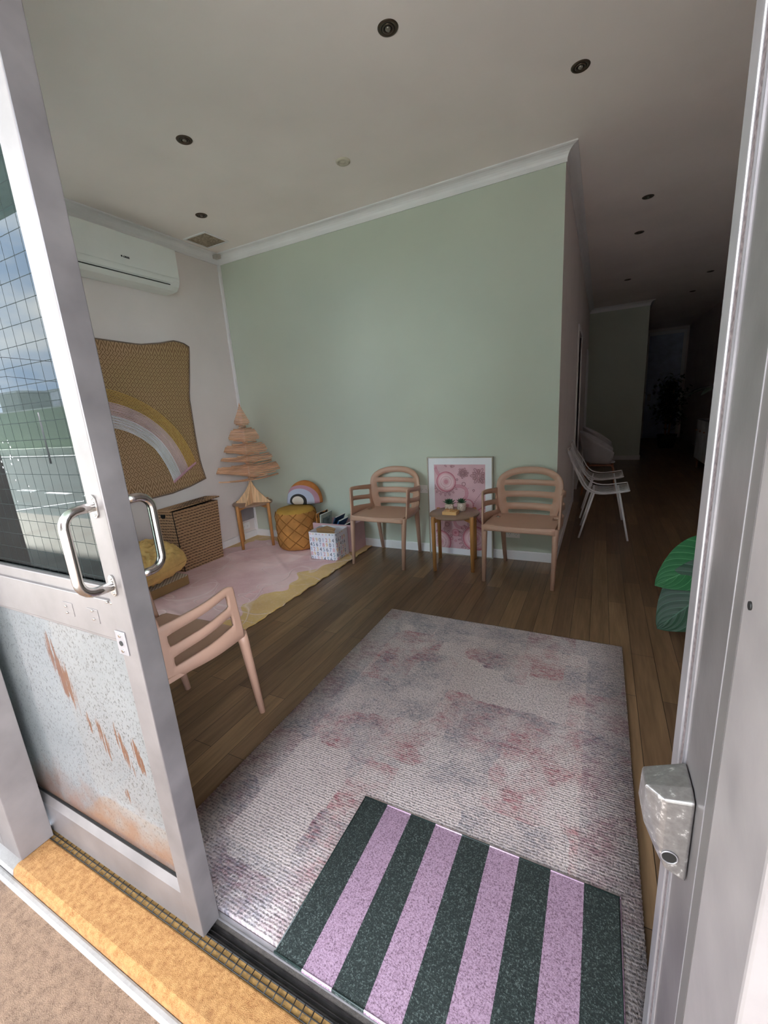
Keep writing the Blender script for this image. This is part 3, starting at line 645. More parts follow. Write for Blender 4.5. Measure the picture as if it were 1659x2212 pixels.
# play mat
b = MB(); random.seed(5)
bumps = [(random.uniform(-3.3, -2.1), random.uniform(1.3, 3.3), random.uniform(0, 3.14), random.uniform(.12, .35), random.uniform(.004, .010)) for _ in range(26)]
def playf(u, v):
    x = LX+.004+(-1.94-LX-.004)*u; y = 1.05+(3.443-1.05)*v
    if u == 1: x += .006*math.sin(y*31)+.004*math.sin(y*67)
    z = .006
    for bx, by, a, ln, h in bumps:
        dx, dy = x-bx, y-by; p = dx*math.cos(a)+dy*math.sin(a); q = -dx*math.sin(a)+dy*math.cos(a)
        z += h*math.exp(-(q/.022)**2-(p/ln)**2)
    if u > .985: z = .006+.004*abs(math.sin(y*19))
    return Vector((x, y, z))
b.grid(playf, 120, 150)
tag(b.build('play_mat', PLAY, solid=.004, offset=-1), 'crumpled pink velvet play mat with wavy mustard border in the corner', 'play mat')

# ------------------------------------------------------------------ armchairs
def make_armchair(label):
    t = thing('armchair', label, 'chair', group=None)
    # seat with two hand slots
    xs = [-.245, -.225, -.19, -.1, 0, .1, .19, .225, .245]; ys = [-.195, -.175, -.08, 0, .04, .13, .165, .19]
    def sf(u, v):
        x, y = u, v; k = (abs(x)/.245)**2
        yy = y - (.012*(1-k) if y < -.17 else 0)
        if y > .1: x *= 1-.45*(y-.1)
        return Vector((x, yy, .428+.006*k-.006*(1-k)*(1-((y)/.2)**2)))
    b = MB(); b.grid(sf, xs, ys, skip=lambda i, j: i in (1, 6) and j in (4,))
    b.build('seat', ROSE, t, solid=.020, offset=-1, bevel=.003)
    # curved apron at the front of the seat
    b = MB(); b.grid(lambda u, v: Vector((u*.243, -.197-.010*(1-u*u), .424-v*(.012+.040*(1-abs(u)**2.2)*.55+.026*abs(u)**3))), [i/8-1 for i in range(17)], 3); b.build('apron', ROSE, t, solid=.012, offset=0)
    lean = lambda z: .178+(z-.42)*.12
    hwz = lambda z: interp([(.42, .205), (.5, .232), (.58, .244), (.66, .247), (.80, .247)], z)
    inn = lambda z: interp([(.42, .152), (.55, .176), (.66, .193), (.74, .19)], z)
    # backrest: arch with slats
    us = [-1]+[-.8+.1*k for k in range(17)]+[1]
    vs = [0, 1, 2, 3, 4, 5, 6, 7, 8, 9]; zs = [.405, .428, .460, .514, .558, .606, .652, .694, .742, .795]
    def E_(A, B_, ph, n=2.3): c, q = math.cos(R_(ph)), math.sin(R_(ph)); return A*max(0, c)**(2/n), .655+B_*max(0, q)**(2/n)
    def bf(u, v):
        k = int(v); z = zs[k]; s = 1 if u >= 0 else -1; a = abs(u)
        if k <= 6: i_, o_ = inn(z), hwz(z); x = (a/.80*i_ if a <= .80 else i_+(o_-i_)*(a-.8)/.2); zz = z
        elif k == 7:
            if a <= .8: x, zz = a/.8*.187, .694
            else: x, zz = E_(.247, .138, 14)
        elif k == 8: x, zz = E_(.193, .086, 90-52*(a/.8)) if a <= .8 else E_(.247, .138, 25)
        else: x, zz = E_(.247, .138, 90-46*(a/.8)) if a <= .8 else E_(.247, .138, 35)
        y = lean(zz)+.028-.055*(x/.24)**2
        return Vector((s*x, y, zz))
    gaps = {1, 3, 5, 7}
    b = MB(); b.grid(bf, us, vs, skip=lambda i, j: j in gaps and 1 <= i <= 16)
    b.build('backrest', ROSE, t, solid=.013, offset=0, sub=1, crease=.7)
    # arms
    for s in (-1, 1):
        vv = [0, .07, .14, .26, .38, .50, .62, .74, .82, .885, .94, .975, 1]
        rows = [(.418, .418), (.458, .498), (.500, .549), (.540, .586), (.588, .638), (.632, .668)]
        def af(u, v):
            z = rows[int(v)][0]*(1-u)+rows[int(v)][1]*u
            k = (z-.42)/.25
            x = .232+(.262+.008*k-.232)*min(1, u*1.8)+.010*math.sin(u*math.pi); y = lean(min(z, .64))+.006+(-.168+.030*k-lean(min(z, .64))-.006)*u
            if z < .5: x -= .014*(1-(z-.418)/.082)*(1-u)
            if v == 5 and u > .885: z -= .014*((u-.885)/.115)**2
            return Vector((s*x, y, z))
        b = MB(); b.grid(af, vv, [0, 1, 2, 3, 4, 5], skip=lambda i, j: j in (1, 3) and 2 <= i <= 8)
        b.build('arm', ROSE, t, solid=.013, offset=0, sub=1, crease=.7)
    for sx in (-1, 1):
        b = MB(); b.tube([(sx*.2445, -.172, .425), (sx*.244, -.18, .38), (sx*.240, -.225, .001)], [.0225, .021, .0145], 14); b.build('leg', ROSE, t)
        b = MB(); b.tube([(sx*.205, .175, .425), (sx*.203, .186, .38), (sx*.192, .240, .001)], [.0235, .022, .0145], 14); b.build('leg', ROSE, t)
    return t
ch = make_armchair('dusty pink slatted armchair by the mauve box, left of the small round table')
ch.location = (-1.63, 3.19, 0); ch.rotation_euler = (0, 0, R_(-1))
c2 = copy_tree(ch); c2['label'] = 'dusty pink slatted armchair at the end of the green wall, right of the table'; c2.location = (-.475, 3.148, 0); c2.rotation_euler = (0, 0, R_(-2.5))
c3 = copy_tree(ch); c3['label'] = 'dusty pink slatted armchair just behind the sliding door, seen from its side'; c3.location = (-1.549, .963, 0); c3.rotation_euler = (0, 0, R_(181.5))
for c in (ch, c2, c3): c['group'] = 'dusty pink armchairs'

# ------------------------------------------------------------------ round tables
def make_table(label, loc, rz):
    t = thing('side_table', label, 'table', loc, rz)
    b = MB(); b.lathe([(0, .432), (.196, .432), (.2, .437), (.2, .446), (.196, .45), (0, .45)], n=56); b.build('tabletop', TOPW, t)
    for k in range(4):
        a = R_(45+90*k); x, y = .212*math.cos(a), .212*math.sin(a)
        b = MB(); b.tube([(x*.99, y*.99, .450), (x, y, .44), (x, y, .001)], [.0155, .017, .015], 16); b.build('leg', OAK, t)
    for k in range(2):
        a = R_(45+90*k); b = MB(); b.prism([(-.2, .40), (-.2, .43), (.2, .43), (.2, .40), (.12, .413), (-.12, .413)], lambda u, z: Vector((u*math.cos(a)-.011*math.sin(a), u*math.sin(a)+.011*math.cos(a), z-.0005*k)), lambda u, z: Vector((u*math.cos(a)+.011*math.sin(a), u*math.sin(a)-.011*math.cos(a), z-.0005*k)))
        b.build('cross_rail', OAK, t)
    return t
make_table('round topped oak side table between the two pink armchairs', (-1.024, 3.20, 0), R_(11))
tb = make_table('round topped oak stool in the corner under the wooden tree', (-3.18, 3.19, .008), R_(43.5))
for o in (tb,): o['group'] = 'matching round oak tables'
for o in C.objects:
    if o.name == 'side_table': o['group'] = 'matching round oak tables'

# ------------------------------------------------------------------ things on the side table
def succulent(label, loc, pr, ph, square, nleaf, lr, up):
    t = thing('potted_succulent', label, 'plant', loc)
    b = MB()
    if square: b.box((-pr, -pr, 0), (pr, pr, ph), rz=R_(12))
    else: b.lathe([(0, 0), (pr*.96, 0), (pr, .004), (pr, ph), (pr*.88, ph), (pr*.88, ph-.008), (0, ph-.008)], n=28)
    b.build('pot', CERAM, t, bevel=.002 if square else 0)
    b = MB(); random.seed(int(pr*10000))
    for k in range(nleaf):
        a = k*2.399; f = k/nleaf; el = R_(up*(1-f)+78*f); ln = lr*(1-.35*f)
        d = Vector((math.cos(a)*math.cos(el), math.sin(a)*math.cos(el), math.sin(el))); sd = Vector((-math.sin(a), math.cos(a), 0)); upv = d.cross(sd)*-1
        base = Vector((0, 0, ph-.004))+d*.004
        def lf(u, v):
            wv = .0085*math.sin(math.pi*min(1, v*.92+.08))**.8; ang = u*2*math.pi
            return base+d*(ln*v)+upv*(.25*ln*v*v*(-.3))+sd*wv*math.cos(ang)+upv*wv*.4*math.sin(ang)
        b.grid(lf, 6, 5)
    b.build('rosette', mat('succulent_green', '2f5a3c', .45, var=.2, vs=30), t, weld=False)
    return t
succulent('small spiky succulent in a square speckled pot, nearer the left chair', (-1.075, 3.235, .4502), .032, .062, True, 26, .062, 12)
succulent('small flatter succulent in a round speckled pot, on the right of the pair', (-.985, 3.275, .4502), .036, .066, False, 20, .05, 20)
t = thing('wooden_block_puzzle', 'flat pale wooden box with little blocks on the round table', 'wooden box', (-1.035, 3.145, .4502), R_(0))
b = MB(); b.box((-.058, -.045, 0), (.058, .045, .026)); b.build('tray', mat('light_maple', 'dcae76', .45, var=.06, vs=8, stretch=(1, 8, 8)), t, bevel=.002)
for k, (x, y) in enumerate(((-.035, .015), (0, .02), (.035, .015), (-.02, -.02), (.022, -.018))):
    b = MB(); b.box((x-.013, y-.011, .0262), (x+.013, y+.011, .036), rz=R_(10*k)); b.build('block', mat('block_wood_%d' % k, ('b98752', 'c79a66', 'a87a4a', 'cfa474', 'b58a58')[k], .5), t)

# ------------------------------------------------------------------ framed print leaning on the green wall
fr = thing('framed_print', 'large pink dot and flower print in thin frame leaning behind the round table', 'picture', (-1.048, 3.425, 0), R_(-.9))
tilt = Matrix.Rotation(R_(-1.2), 4, 'X'); FW, FH = .572, .868
b = MB()
for a, c in (((-FW/2, -.012, 0), (-FW/2+.009, .012, FH)), ((FW/2-.009, -.012, 0), (FW/2, .012, FH)), ((-FW/2+.009, -.012, 0), (FW/2-.009, .012, .009)), ((-FW/2+.009, -.012, FH-.009), (FW/2-.009, .012, FH))): b.box(a, c, mtx=tilt)
b.build('frame', mat('champagne_frame', 'a99f92', .35, .4), fr)
b = MB(); b.box((-FW/2+.009, -.004, .009), (FW/2-.009, .008, FH-.009), mtx=tilt); b.build('mount_board', mat('white_mount', 'ebe9f0', .35, var=.01), fr)
AW, AH = .445, .74; az = (FH-AH)/2
pm = [mat('print_pink_ground', 'd9aeb9', .4, var=.05, vs=5), mat('print_rose', 'c06a7d', .4), mat('print_light', 'e9c9cf', .4), mat('print_mid', 'd4929f', .4), mat('print_line', '8d5b62', .4), mat('print_blush', 'dfb3bd', .4)]
b = MB(); lay = [0]
def TP(x, z): return tilt @ Vector((x, -.0045-.00012*lay[0], z))
def clip(x, z): return min(max(x, -AW/2), AW/2), min(max(z, az), az+AH)
def disc(cx, cz, r, mi, n=48, r2=None):
    lay[0] += 1; b.mi = mi
    if r2 is None: b.face([TP(*clip(cx+r*math.cos(a), cz+r*math.sin(a))) for a in [2*math.pi*k/n for k in range(n)]])
    else:
        for k in range(n):
            a, c = 2*math.pi*k/n, 2*math.pi*(k+1)/n
            q = [(cx+r*math.cos(a), cz+r*math.sin(a)), (cx+r*math.cos(c), cz+r*math.sin(c)), (cx+r2*math.cos(c), cz+r2*math.sin(c)), (cx+r2*math.cos(a), cz+r2*math.sin(a))]
            if all(abs(x_) < AW/2 and az < z_ < az+AH for x_, z_ in q): b.face([TP(*p) for p in q])
def ribbon(pts, w_, mi):
    lay[0] += 1; b.mi = mi
    P = [Vector(p) for p in pts]
    for i in range(len(P)-1):
        d = (P[i+1]-P[i]); 
        if d.length < 1e-6: continue
        n = Vector((-d.y, d.x)).normalized()*w_/2; q = [P[i]+n, P[i+1]+n, P[i+1]-n, P[i]-n]
        if all(abs(x_.x) < AW/2 and az < x_.y < az+AH for x_ in q): b.face([TP(p.x, p.y) for p in q])
def petals(cx, cz, r0_, r1_, n, a0=0, a1=360, w_=.0035, mi=4):
    for k in range(n):
        a = R_(a0+(a1-a0)*k/n); hw = (R_(a1-a0)/n)*.34; L_ = r1_*(1 if k % 2 == 0 else .78); q = []
        for s in range(11):
            f = s/10; th = a+hw*math.sin(math.pi*(f-.5)); rad = r0_+(L_-r0_)*math.sin(math.pi*f)**.6
            q.append((cx+rad*math.cos(th), cz+rad*math.sin(th)))
        ribbon(q, w_, mi)
b.mi = 0; b.face([TP(-AW/2, az), TP(AW/2, az), TP(AW/2, az+AH), TP(-AW/2, az+AH)])
U = lambda u, v: (-AW/2+u*AW, az+(1-v)*AH)      # fractions across and down the print
def big(u, v, r):
    cx, cz = U(u, v)
    for q, mi in ((1, 1), (.93, 3), (.84, 5), (.70, 2), (.60, 5), (.48, 2), (.38, 5), (.22, 3)): disc(cx, cz, r*q, mi)
def swirl(pts, n=24):
    for off in (-.010, 0, .010):
        q = []
        for i in range(len(pts)-2):
            a, c, d = Vector(pts[i]), Vector(pts[i+1]), Vector(pts[i+2]); s = (a+c)/2 if i else a; e_ = (c+d)/2 if i < len(pts)-3 else d
            q += [(1-t)**2*s+2*t*(1-t)*c+t*t*e_ for t in [k/10 for k in range(11)]]
        o_ = []
        for i in range(len(q)-1):
            d = q[i+1]-q[i]
            if d.length > 1e-6: n_ = Vector((-d.y, d.x)).normalized()*off; o_.append(q[i]+n_)
        ribbon(o_, .0045, 1)
swirl([U(.02, 0), U(.03, .09), U(.12, .13)])
swirl([U(.42, .25), U(.62, .24), U(.66, .36), U(.55, .42), U(.60, .50), U(.62, .60)])
swirl([U(.40, .62), U(.38, .70), U(.50, .75), U(.62, .72), U(.70, .76)])
big(.24, .20, .088); big(.08, .93, .105); big(.80, .86, .11); big(.66, .47, .055); big(.98, .58, .07)
petals(*U(.30, .04), .02, .055, 6, 20, 170); petals(*U(.22, .20), .09, .125, 16, 190, 350); petals(*U(.08, .93), .108, .14, 10, 30, 130); petals(*U(.80, .86), .112, .15, 22, 100, 260); petals(*U(.86, .70), .03, .07, 7, 30, 170)
for (u, v, r, n) in ((.585, .095, .018, 11), (.885, .125, .027, 12)):
    cx, cz = U(u, v); petals(cx, cz, r*1.15, r*2.6, n); disc(cx, cz, r, 4, r2=r-.004); disc(cx, cz, r*.55, 4, r2=r*.55-.003)
for (u, v, r) in ((.60, .22, .017), (.47, .17, .010), (.79, .29, .010), (.25, .705, .020), (.42, .80, .033), (.34, .875, .013), (.42, .90, .010)): disc(*U(u, v), r, 1 if v > .78 else 4, r2=r-.004)
for u, v, r in ((.42, .80, .028), (.42, .80, .012)): disc(*U(u, v), r, 3 if r > .02 else 1)
for k in range(12): f = k/11; disc(*U(.76+.2*f, .50-.2*f**.7), .0035, 4, 8)
random.seed(11)
for k in range(60): disc(*U(random.uniform(.03, .97), random.uniform(.02, .98)), random.uniform(.0015, .003), 4, 6)
b.build('artwork', pm, fr, weld=False)

# ------------------------------------------------------------------ wall plates and cord
def outlet(label, loc, rz, wd=.115, n=2):
    t = thing('power_outlet', label, 'power point', loc, rz)
    b = MB(); b.box((-wd/2, -.009, -.036), (wd/2, -.0005, .036)); b.build('plate', WHT, t, bevel=.003)
    for k in range(n):
        b = MB(); cx = (k-(n-1)/2)*.055
        for dx, a in ((-.007, .5), (.007, -.5)): b.box((cx+dx-.001, -.0095, -.006), (cx+dx+.001, -.0088, .003), mtx=Matrix.Translation((cx+dx, 0, 0)) @ Matrix.Rotation(a, 4, 'Y') @ Matrix.Translation((-cx-dx, 0, 0)))
        b.box((cx-.001, -.0095, -.018), (cx+.001, -.0088, -.010)); b.build('socket', DARK, t)
        b = MB(); b.box((cx-.006, -.012, .014), (cx+.006, -.009, .026)); b.build('switch', WHT, t)
    return t
outlet('white double power point on the green wall beside the left pink armchair', (-1.375, GY, .583), 0)
outlet('white double power point low on the green wall under the right armchair', (-.607, GY, .225), 0)
o_ = outlet('white power point low on the left wall behind the corner stool', (LX, 3.29, .155), R_(90), .13)
t = thing('grey_junction_box', 'mauve grey box on the left wall behind the corner stool', 'wall box', (LX, 3.32, .22))
b = MB(); b.box((.0005, -.09, 0), (.035, .09, .145)); b.build('case', GREY, t, bevel=.004)
b = MB(); b.box((.035, -.075, .012), (.037, .075, .133)); b.build('cover', GREY, t)
b = MB(); b.box((LX+.0095, 3.268, .150), (LX+.035, 3.292, .172)); b.tube([(LX+.034, 3.28, .16)]+bez((LX+.05, 3.285, .16), (LX+.10, 3.40, .13), (LX+.09, 3.40, .04), 8)+[(LX+.08, 3.39, .012)], .004, 8)
b.build('plug_cord', BLACK, o_, weld=True); pc = o_.children[-1]
pc.matrix_parent_inverse = (Matrix.Translation(o_.location) @ Matrix.Rotation(R_(90), 4, 'Z')).inverted()

# ------------------------------------------------------------------ air conditioner
og = (LX, 2.33, 2.39); t = thing('air_conditioner', 'white split system air conditioner high on the left wall', 'air conditioner', og)
AY0, AY1 = 1.84, 2.79
prof = [(.001, 2.700), (.19, 2.706), (.200, 2.698), (.203, 2.49), (.196, 2.455), (.178, 2.418), (.15, 2.392), (.10, 2.384), (.001, 2.384)]
b = MB(); b.prism(prof, lambda u, z: Vector((LX+u, AY0, z)), lambda u, z: Vector((LX+u, AY1, z))); b.build('body', ACM, t, origin=og, bevel=.006, seg=3)
b = MB(); b.box((LX+.2025, AY0+.01, 2.4775), (LX+.2045, AY1-.005, 2.6985)); b.build('front_panel', ACM, t, origin=og, bevel=.001)
b = MB(); b.prism([(.2005, 2.468), (.1925, 2.438), (.1915, 2.438), (.1995, 2.468)], lambda u, z: Vector((LX+u+.0035, AY0+.05, z)), lambda u, z: Vector((LX+u+.0035, AY1-.07, z))); b.build('louvre', ACM, t, origin=og)
b = MB(); b.prism([(.186, 2.4275), (.1835, 2.4215), (.172, 2.425), (.175, 2.431)], lambda u, z: Vector((LX+u+.001, AY0+.05, z)), lambda u, z: Vector((LX+u+.001, AY1-.09, z))); b.build('outlet_slot', DARK, t, origin=og)
b = MB(); s = .021
b.mesh(glyph('GREE'), Matrix.Translation((LX+.2048, 2.333, 2.528)) @ Matrix(((0, 0, 1, 0), (s, 0, 0, 0), (0, s*.8, 0, 0), (0, 0, 0, 1))))
b.cyl((LX+.2046, 2.298, 2.535), (LX+.2053, 2.298, 2.535), .0065, .0065, 14); b.build('brand_mark', BLACK, t, origin=og)
# ------------------------------------------------------------------ ceiling fittings
def make_dl(label, loc):
    t = thing('downlight', label, 'ceiling light', loc)
    b = MB(); b.lathe([(.029, -.001), (.030, -.004), (.042, -.004), (.0445, -.0005)], n=36, cap=False); b.build('trim_ring', BRONZE, t)
    b = MB(); b.lathe([(.0295, -.0022), (.024, -.0015), (0, -.001)], n=32, cap=False); b.build('recess', DARK, t)
    b = MB(); b.lathe([(.0255, -.0024), (.0255, -.0050), (.020, -.0056), (.0185, -.0024)], n=32, cap=False); b.build('gimbal', BRONZE, t)
    b = MB(); b.lathe([(.012, -.0024), (.012, -.006), (.007, -.010), (0, -.011)], n=24, cap=False); b.build('lamp', BULB, t)
    return t
DLS = [((-.881, 2.042), 'bronze downlight nearest the camera, at the top centre of the ceiling'), ((-.169, 2.739), 'bronze downlight above the end of the green wall, upper right'),
       ((-2.189, 2.077), 'bronze downlight above the play corner, in line with the nearest one'), ((-2.856, 2.766), 'small looking bronze downlight beside the square ceiling vent'),
       ((.265, 4.64), 'dark downlight first along the hallway ceiling'), ((.261, 5.538), 'dark downlight second along the left row of the hallway'),
       ((.252, 7.591), 'dark downlight furthest along the left row of the hallway'), ((1.279, 7.97), 'dim downlight nearer of two in the right row of the dark hallway'), ((1.273, 9.301), 'dim downlight farther of two in the right row of the dark hallway')]
dl0 = None
for (x, y), lab in DLS:
    if dl0 is None: dl0 = o = make_dl(lab, (x, y, CZ))
    else: o = copy_tree(dl0)
    o.location = (x, y, CZ-.0002); o['label'] = lab; o['group'] = 'recessed ceiling downlights'
t = thing('ceiling_sensor', 'flat round off-white fitting in the middle of the ceiling', 'ceiling fitting', (-1.556, 2.767, CZ))
b = MB(); b.lathe([(.046, -.0005), (.046, -.006), (.042, -.010), (.030, -.010), (.028, -.007), (.012, -.007), (.010, -.011), (0, -.012)], n=36, cap=False); b.build('cover', mat('aged_white_plastic', 'c9c0ae', .5), t)
t = thing('ceiling_vent', 'square air vent with brown filter near the corner of the ceiling', 'vent', (-3.2, 3.113, CZ))
b = MB()
for a, c in (((-.135, -.135), (.135, -.118)), ((-.135, .118), (.135, .135)), ((-.135, -.118), (-.118, .118)), ((.118, -.118), (.135, .118))): b.box((a[0], a[1], -.008), (c[0], c[1], -.0005))
b.build('frame', TRIM, t)
b = MB(); V = [(-.118, -.118, -.003), (.118, -.118, -.003), (.118, .118, -.003), (-.118, .118, -.003)]
for k in range(4): b.face([V[k], V[(k+1) % 4], (0, 0, -.030)])
b.build('filter', mat('brown_filter_mesh', '9a8a78', .8, var=.2, vs=60, bs=200, bst=.4), t)
b = MB(); b.box((-3.40, 3.352, CZ-.052), (-3.335, 3.40, CZ-.02)); tag(b.build('alarm_contact', mat('grey_white_plastic', 'b5aea6', .5), bevel=.004), 'tiny grey box on the cornice beside the ceiling vent', 'sensor')

# ------------------------------------------------------------------ wall hanging
HC = 1.9
top = [(0, 1.962), (.15, 1.960), (.316, 1.957), (.544, 1.951), (.741, 1.981), (.862, 2.012), (.956, 2.005), (1.024, 1.976)]
bot = [(0, .700), (.21, .699), (.354, .691), (.581, .693), (.785, .717), (.972, .760)]
edg = [(.76, .972), (.915, .944), (1.18, .935), (1.52, .928), (1.77, .981), (1.976, 1.024)]
wh = thing('wall_hanging', 'large woven jute rug with a cord rainbow hung on the left wall', 'wall hanging', (LX, HC, 1.33))
def hf(u, v, off=0):
    s = 1 if u >= 0 else -1; a = abs(u)
    zb, zt = interp(bot, a*.96), interp(top, a*1.0)
    z = zb+(zt-zb)*v; wz = interp(edg, min(1.976, max(.76, z))); yy = a*wz
    zb, zt = interp(bot, yy), interp(top, yy); z = zb+(zt-zb)*v
    return Vector((LX+.014+off+.008*math.sin(yy*6+v*2)+.006*math.sin(v*7+u*3), HC+s*yy, z))
b = MB(); b.grid(lambda u, v: hf(u, v)+Vector((0, -0, 0)), [i/30-1 for i in range(61)], 44)
o = b.build('woven_panel', JUTE, wh, solid=.006, offset=0); o.location = -Vector(wh.location)
b = MB(); loop = [hf(u/20-1, 1) for u in range(41)]+[hf(1, 1-v/20) for v in range(1, 21)]+[hf(1-u/20, 0) for u in range(1, 41)]+[hf(-1, v/20) for v in range(1, 20)]
b.tube(loop, .0065, 8, closed=True); b.build('binding', mat('taupe_binding', '7a695e', .9), wh, origin=wh.location)
cg, cp, cw = mat('gold_cord', 'cba557', .8), mat('blush_cord', 'd6bcc0', .8), mat('white_cord', 'dfdfe6', .8)
def arcp(t_, a_):
    A = .895-(.895-.625)*t_; B = .815-(.815-.55)*t_; z0_ = .795-.02*t_; e0 = R_(9.5)
    th = e0+(math.pi-2*e0)*a_
    return A*math.cos(th), z0_+B*math.sin(th)-(.07*t_ if a_ in (0, 1) else .07*t_*max(0, 1-6*min(a_, 1-a_)))
def surfx(y, z):
    s = 1 if y >= 0 else -1; yy = abs(y); zb, zt = interp(bot, yy), interp(top, yy); v = (z-zb)/(zt-zb); u = yy/interp(edg, min(1.976, max(.76, z)))*s
    return LX+.014+.008*math.sin(yy*6+v*2)+.006*math.sin(v*7+u*3)+.006
random.seed(2)
for nm, m_, t0, t1, n, r in (('gold_cords', cg, 0, .30, 8, .0031), ('blush_cords', cp, .34, .66, 9, .0040), ('white_cords', cw, .69, 1.0, 10, .0036)):
    b = MB()
    for k in range(n):
        t_ = t0+(t1-t0)*k/(n-1); pts = []
        for s in range(37):
            y, z = arcp(t_, s/36); j = random.uniform(-.0012, .0012); pts.append((surfx(y, z), HC+y, z+j))
        b.tube(pts, r*random.uniform(.85, 1.1), 5)
    b.build(nm, m_, wh, origin=wh.location)
b = MB()
for sd in (0, 1):
    for k in range(27):
        y, z = arcp(k/26, sd); b.cyl((surfx(y, z)+.001, HC+y, z+.004), (surfx(y, z)+.001, HC+y+(.004 if sd == 0 else -.004), z-.016), .006, .005, 6)
b.build('cord_ends', mat('pink_thread', 'cf9fb0', .8), wh, origin=wh.location)

# ------------------------------------------------------------------ wicker hamper, boxes and cushions on the play mat
hm = thing('laundry_hamper', 'brown braided seagrass hamper with a loose lid against the left wall', 'hamper', (-3.33, 2.55, .007))
og = hm.location
b = MB(); zt = .565
Q0 = [(-3.425, 2.30), (-3.25, 2.335), (-3.225, 2.755), (-3.42, 2.77)]; Q1 = [(-3.425, 2.275), (-3.235, 2.305), (-3.235, 2.80), (-3.425, 2.80)]
nseg = 22
def ringp(k):
    f = k/nseg; z = .009+(zt-.009)*f; r_ = []
    for i in range(4):
        a0_, a1_ = [Vector((Q0[j][0]+(Q1[j][0]-Q0[j][0])*f, Q0[j][1]+(Q1[j][1]-Q0[j][1])*f, z)) for j in (i, (i+1) % 4)]
        for s in range(6): r_.append(a0_.lerp(a1_, s/6))
    return [b.b.verts.new(p) for p in r_]
rg = [ringp(k) for k in range(nseg+1)]
for r1, r2 in zip(rg, rg[1:]):
    for i in range(24): b.fv([r1[i], r1[(i+1) % 24], r2[(i+1) % 24], r2[i]])
b.fv(rg[0][::-1])
o = b.build('basket', WICK, hm, solid=.008, offset=-1); o.location = -Vector(og)
b = MB(); b.box((-3.425, 2.30, zt-.03), (-3.25, 2.79, zt-.028)); b.build('dark_interior', DARK, hm, origin=og)
b = MB(); lm = Matrix.Translation((-3.42, 2.29, zt+.002)) @ Matrix.Rotation(R_(-2.5), 4, 'Y') @ Matrix.Rotation(R_(1.5), 4, 'X'); b.box((-.003, -.02, 0), (.19, .535, .012), mtx=lm); o = b.build('lid', WICK, hm); o.location = -Vector(og)
b = MB(); ex = lambda y: None
b.prism([(-.022, 0), (.022, 0), (.020, -.02), (.011, -.034), (-.011, -.034), (-.020, -.02)], lambda u, z: Vector((-3.335+u, 2.2885+u*.16, zt-.022+z)), lambda u, z: Vector((-3.335+u, 2.2865+u*.16-.006, zt-.022+z))); b.build('hand_hole', DARK, hm, origin=og)
b = MB(); b.tube([(-3.2335, 2.304, zt), (-3.249, 2.334, .012)], .0035, 6); b.build('corner_seam', DARK, hm, origin=og)

bx = thing('dotted_lid_box', 'flat brown box with a dotted pattern lid beneath the mustard cushion', 'box', (-3.10, 1.82, .008))
og = bx.location
def rrect(x0, y0_, x1, y1_, r, n=5):
    q = []
    for cx, cy, a0 in ((x1-r, y1_-r, 0), (x0+r, y1_-r, 90), (x0+r, y0_+r, 180), (x1-r, y0_+r, 270)):
        for k in range(n+1): a = R_(a0+90*k/n); q.append((cx+r*math.cos(a), cy+r*math.sin(a)))
    return q
pl = rrect(-3.26, 1.48, -2.965, 2.165, .035)
b = MB(); b.prism(pl, lambda x, y: Vector((x, y, .013)), lambda x, y: Vector((x, y, .083))); b.build('box_body', mat('brown_box_side', '8b6c44', .7, var=.06), bx, origin=og)
b = MB(); b.prism(rrect(-3.255, 1.485, -2.970, 2.160, .032), lambda x, y: Vector((x, y, .083)), lambda x, y: Vector((x, y, .0855))); b.build('dotted_lid', DOTS, bx, origin=og)

cu = thing('mustard_cushion', 'crinkled mustard yellow cushion lying on the dotted box', 'cushion', (-3.14, 1.82, .087), 0)
def cushion(mb, W_, D_, T_, n=26, wr=.0, seed=1):
    random.seed(seed)
    for s in (1, -1):
        def f(u, v):
            x, y = (u*2-1), (v*2-1); e_ = (1-abs(x)**2.6)*(1-abs(y)**2.6)
            pin = 1-.07*(1-abs(y))*(abs(x)) - 0; pin2 = 1-.07*(1-abs(x))*(abs(y))
            z = s*T_/2*max(0, e_)**.33
            if wr and e_ > .02: z += s*wr*e_**.5*(math.sin(x*17+y*9+2*math.sin(y*7))*math.sin(y*19-x*8+math.sin(x*9))+.5*math.sin(x*31+3*math.sin(y*13)))
            rc_ = 1-.13*(abs(x*y))**2.5
            return Vector((x*W_/2*pin2*rc_, y*D_/2*pin*rc_, z))
        mb.grid(f, n, n)
b = MB(); cushion(b, .46, .70, .25, 70, .016)
mx = Matrix.Translation((.0, .02, .166)) @ Matrix.Rotation(R_(4), 4, 'X') @ Matrix.Rotation(R_(13), 4, 'Y') @ Matrix.Rotation(R_(-2), 4, 'Z')
bmesh.ops.transform(b.b, matrix=mx, verts=b.b.verts); b.build('cushion_cover', YEL, cu)
b = MB(); pts = []
for k in range(64):
    a = 2*math.pi*k/64; c, s_ = math.cos(a), math.sin(a); m_ = max(abs(c), abs(s_)); x, y = c/m_, s_/m_; rc_ = 1-.13*abs(x*y)**2.5; x_, y_ = x*rc_, y*rc_
    pts.append(mx @ Vector((x_*.23*(1-.07*(1-abs(x))*abs(y)), y_*.35*(1-.07*(1-abs(y))*abs(x)), 0)))
b.tube(pts, .005, 6, closed=True); b.build('seam', YEL, cu)

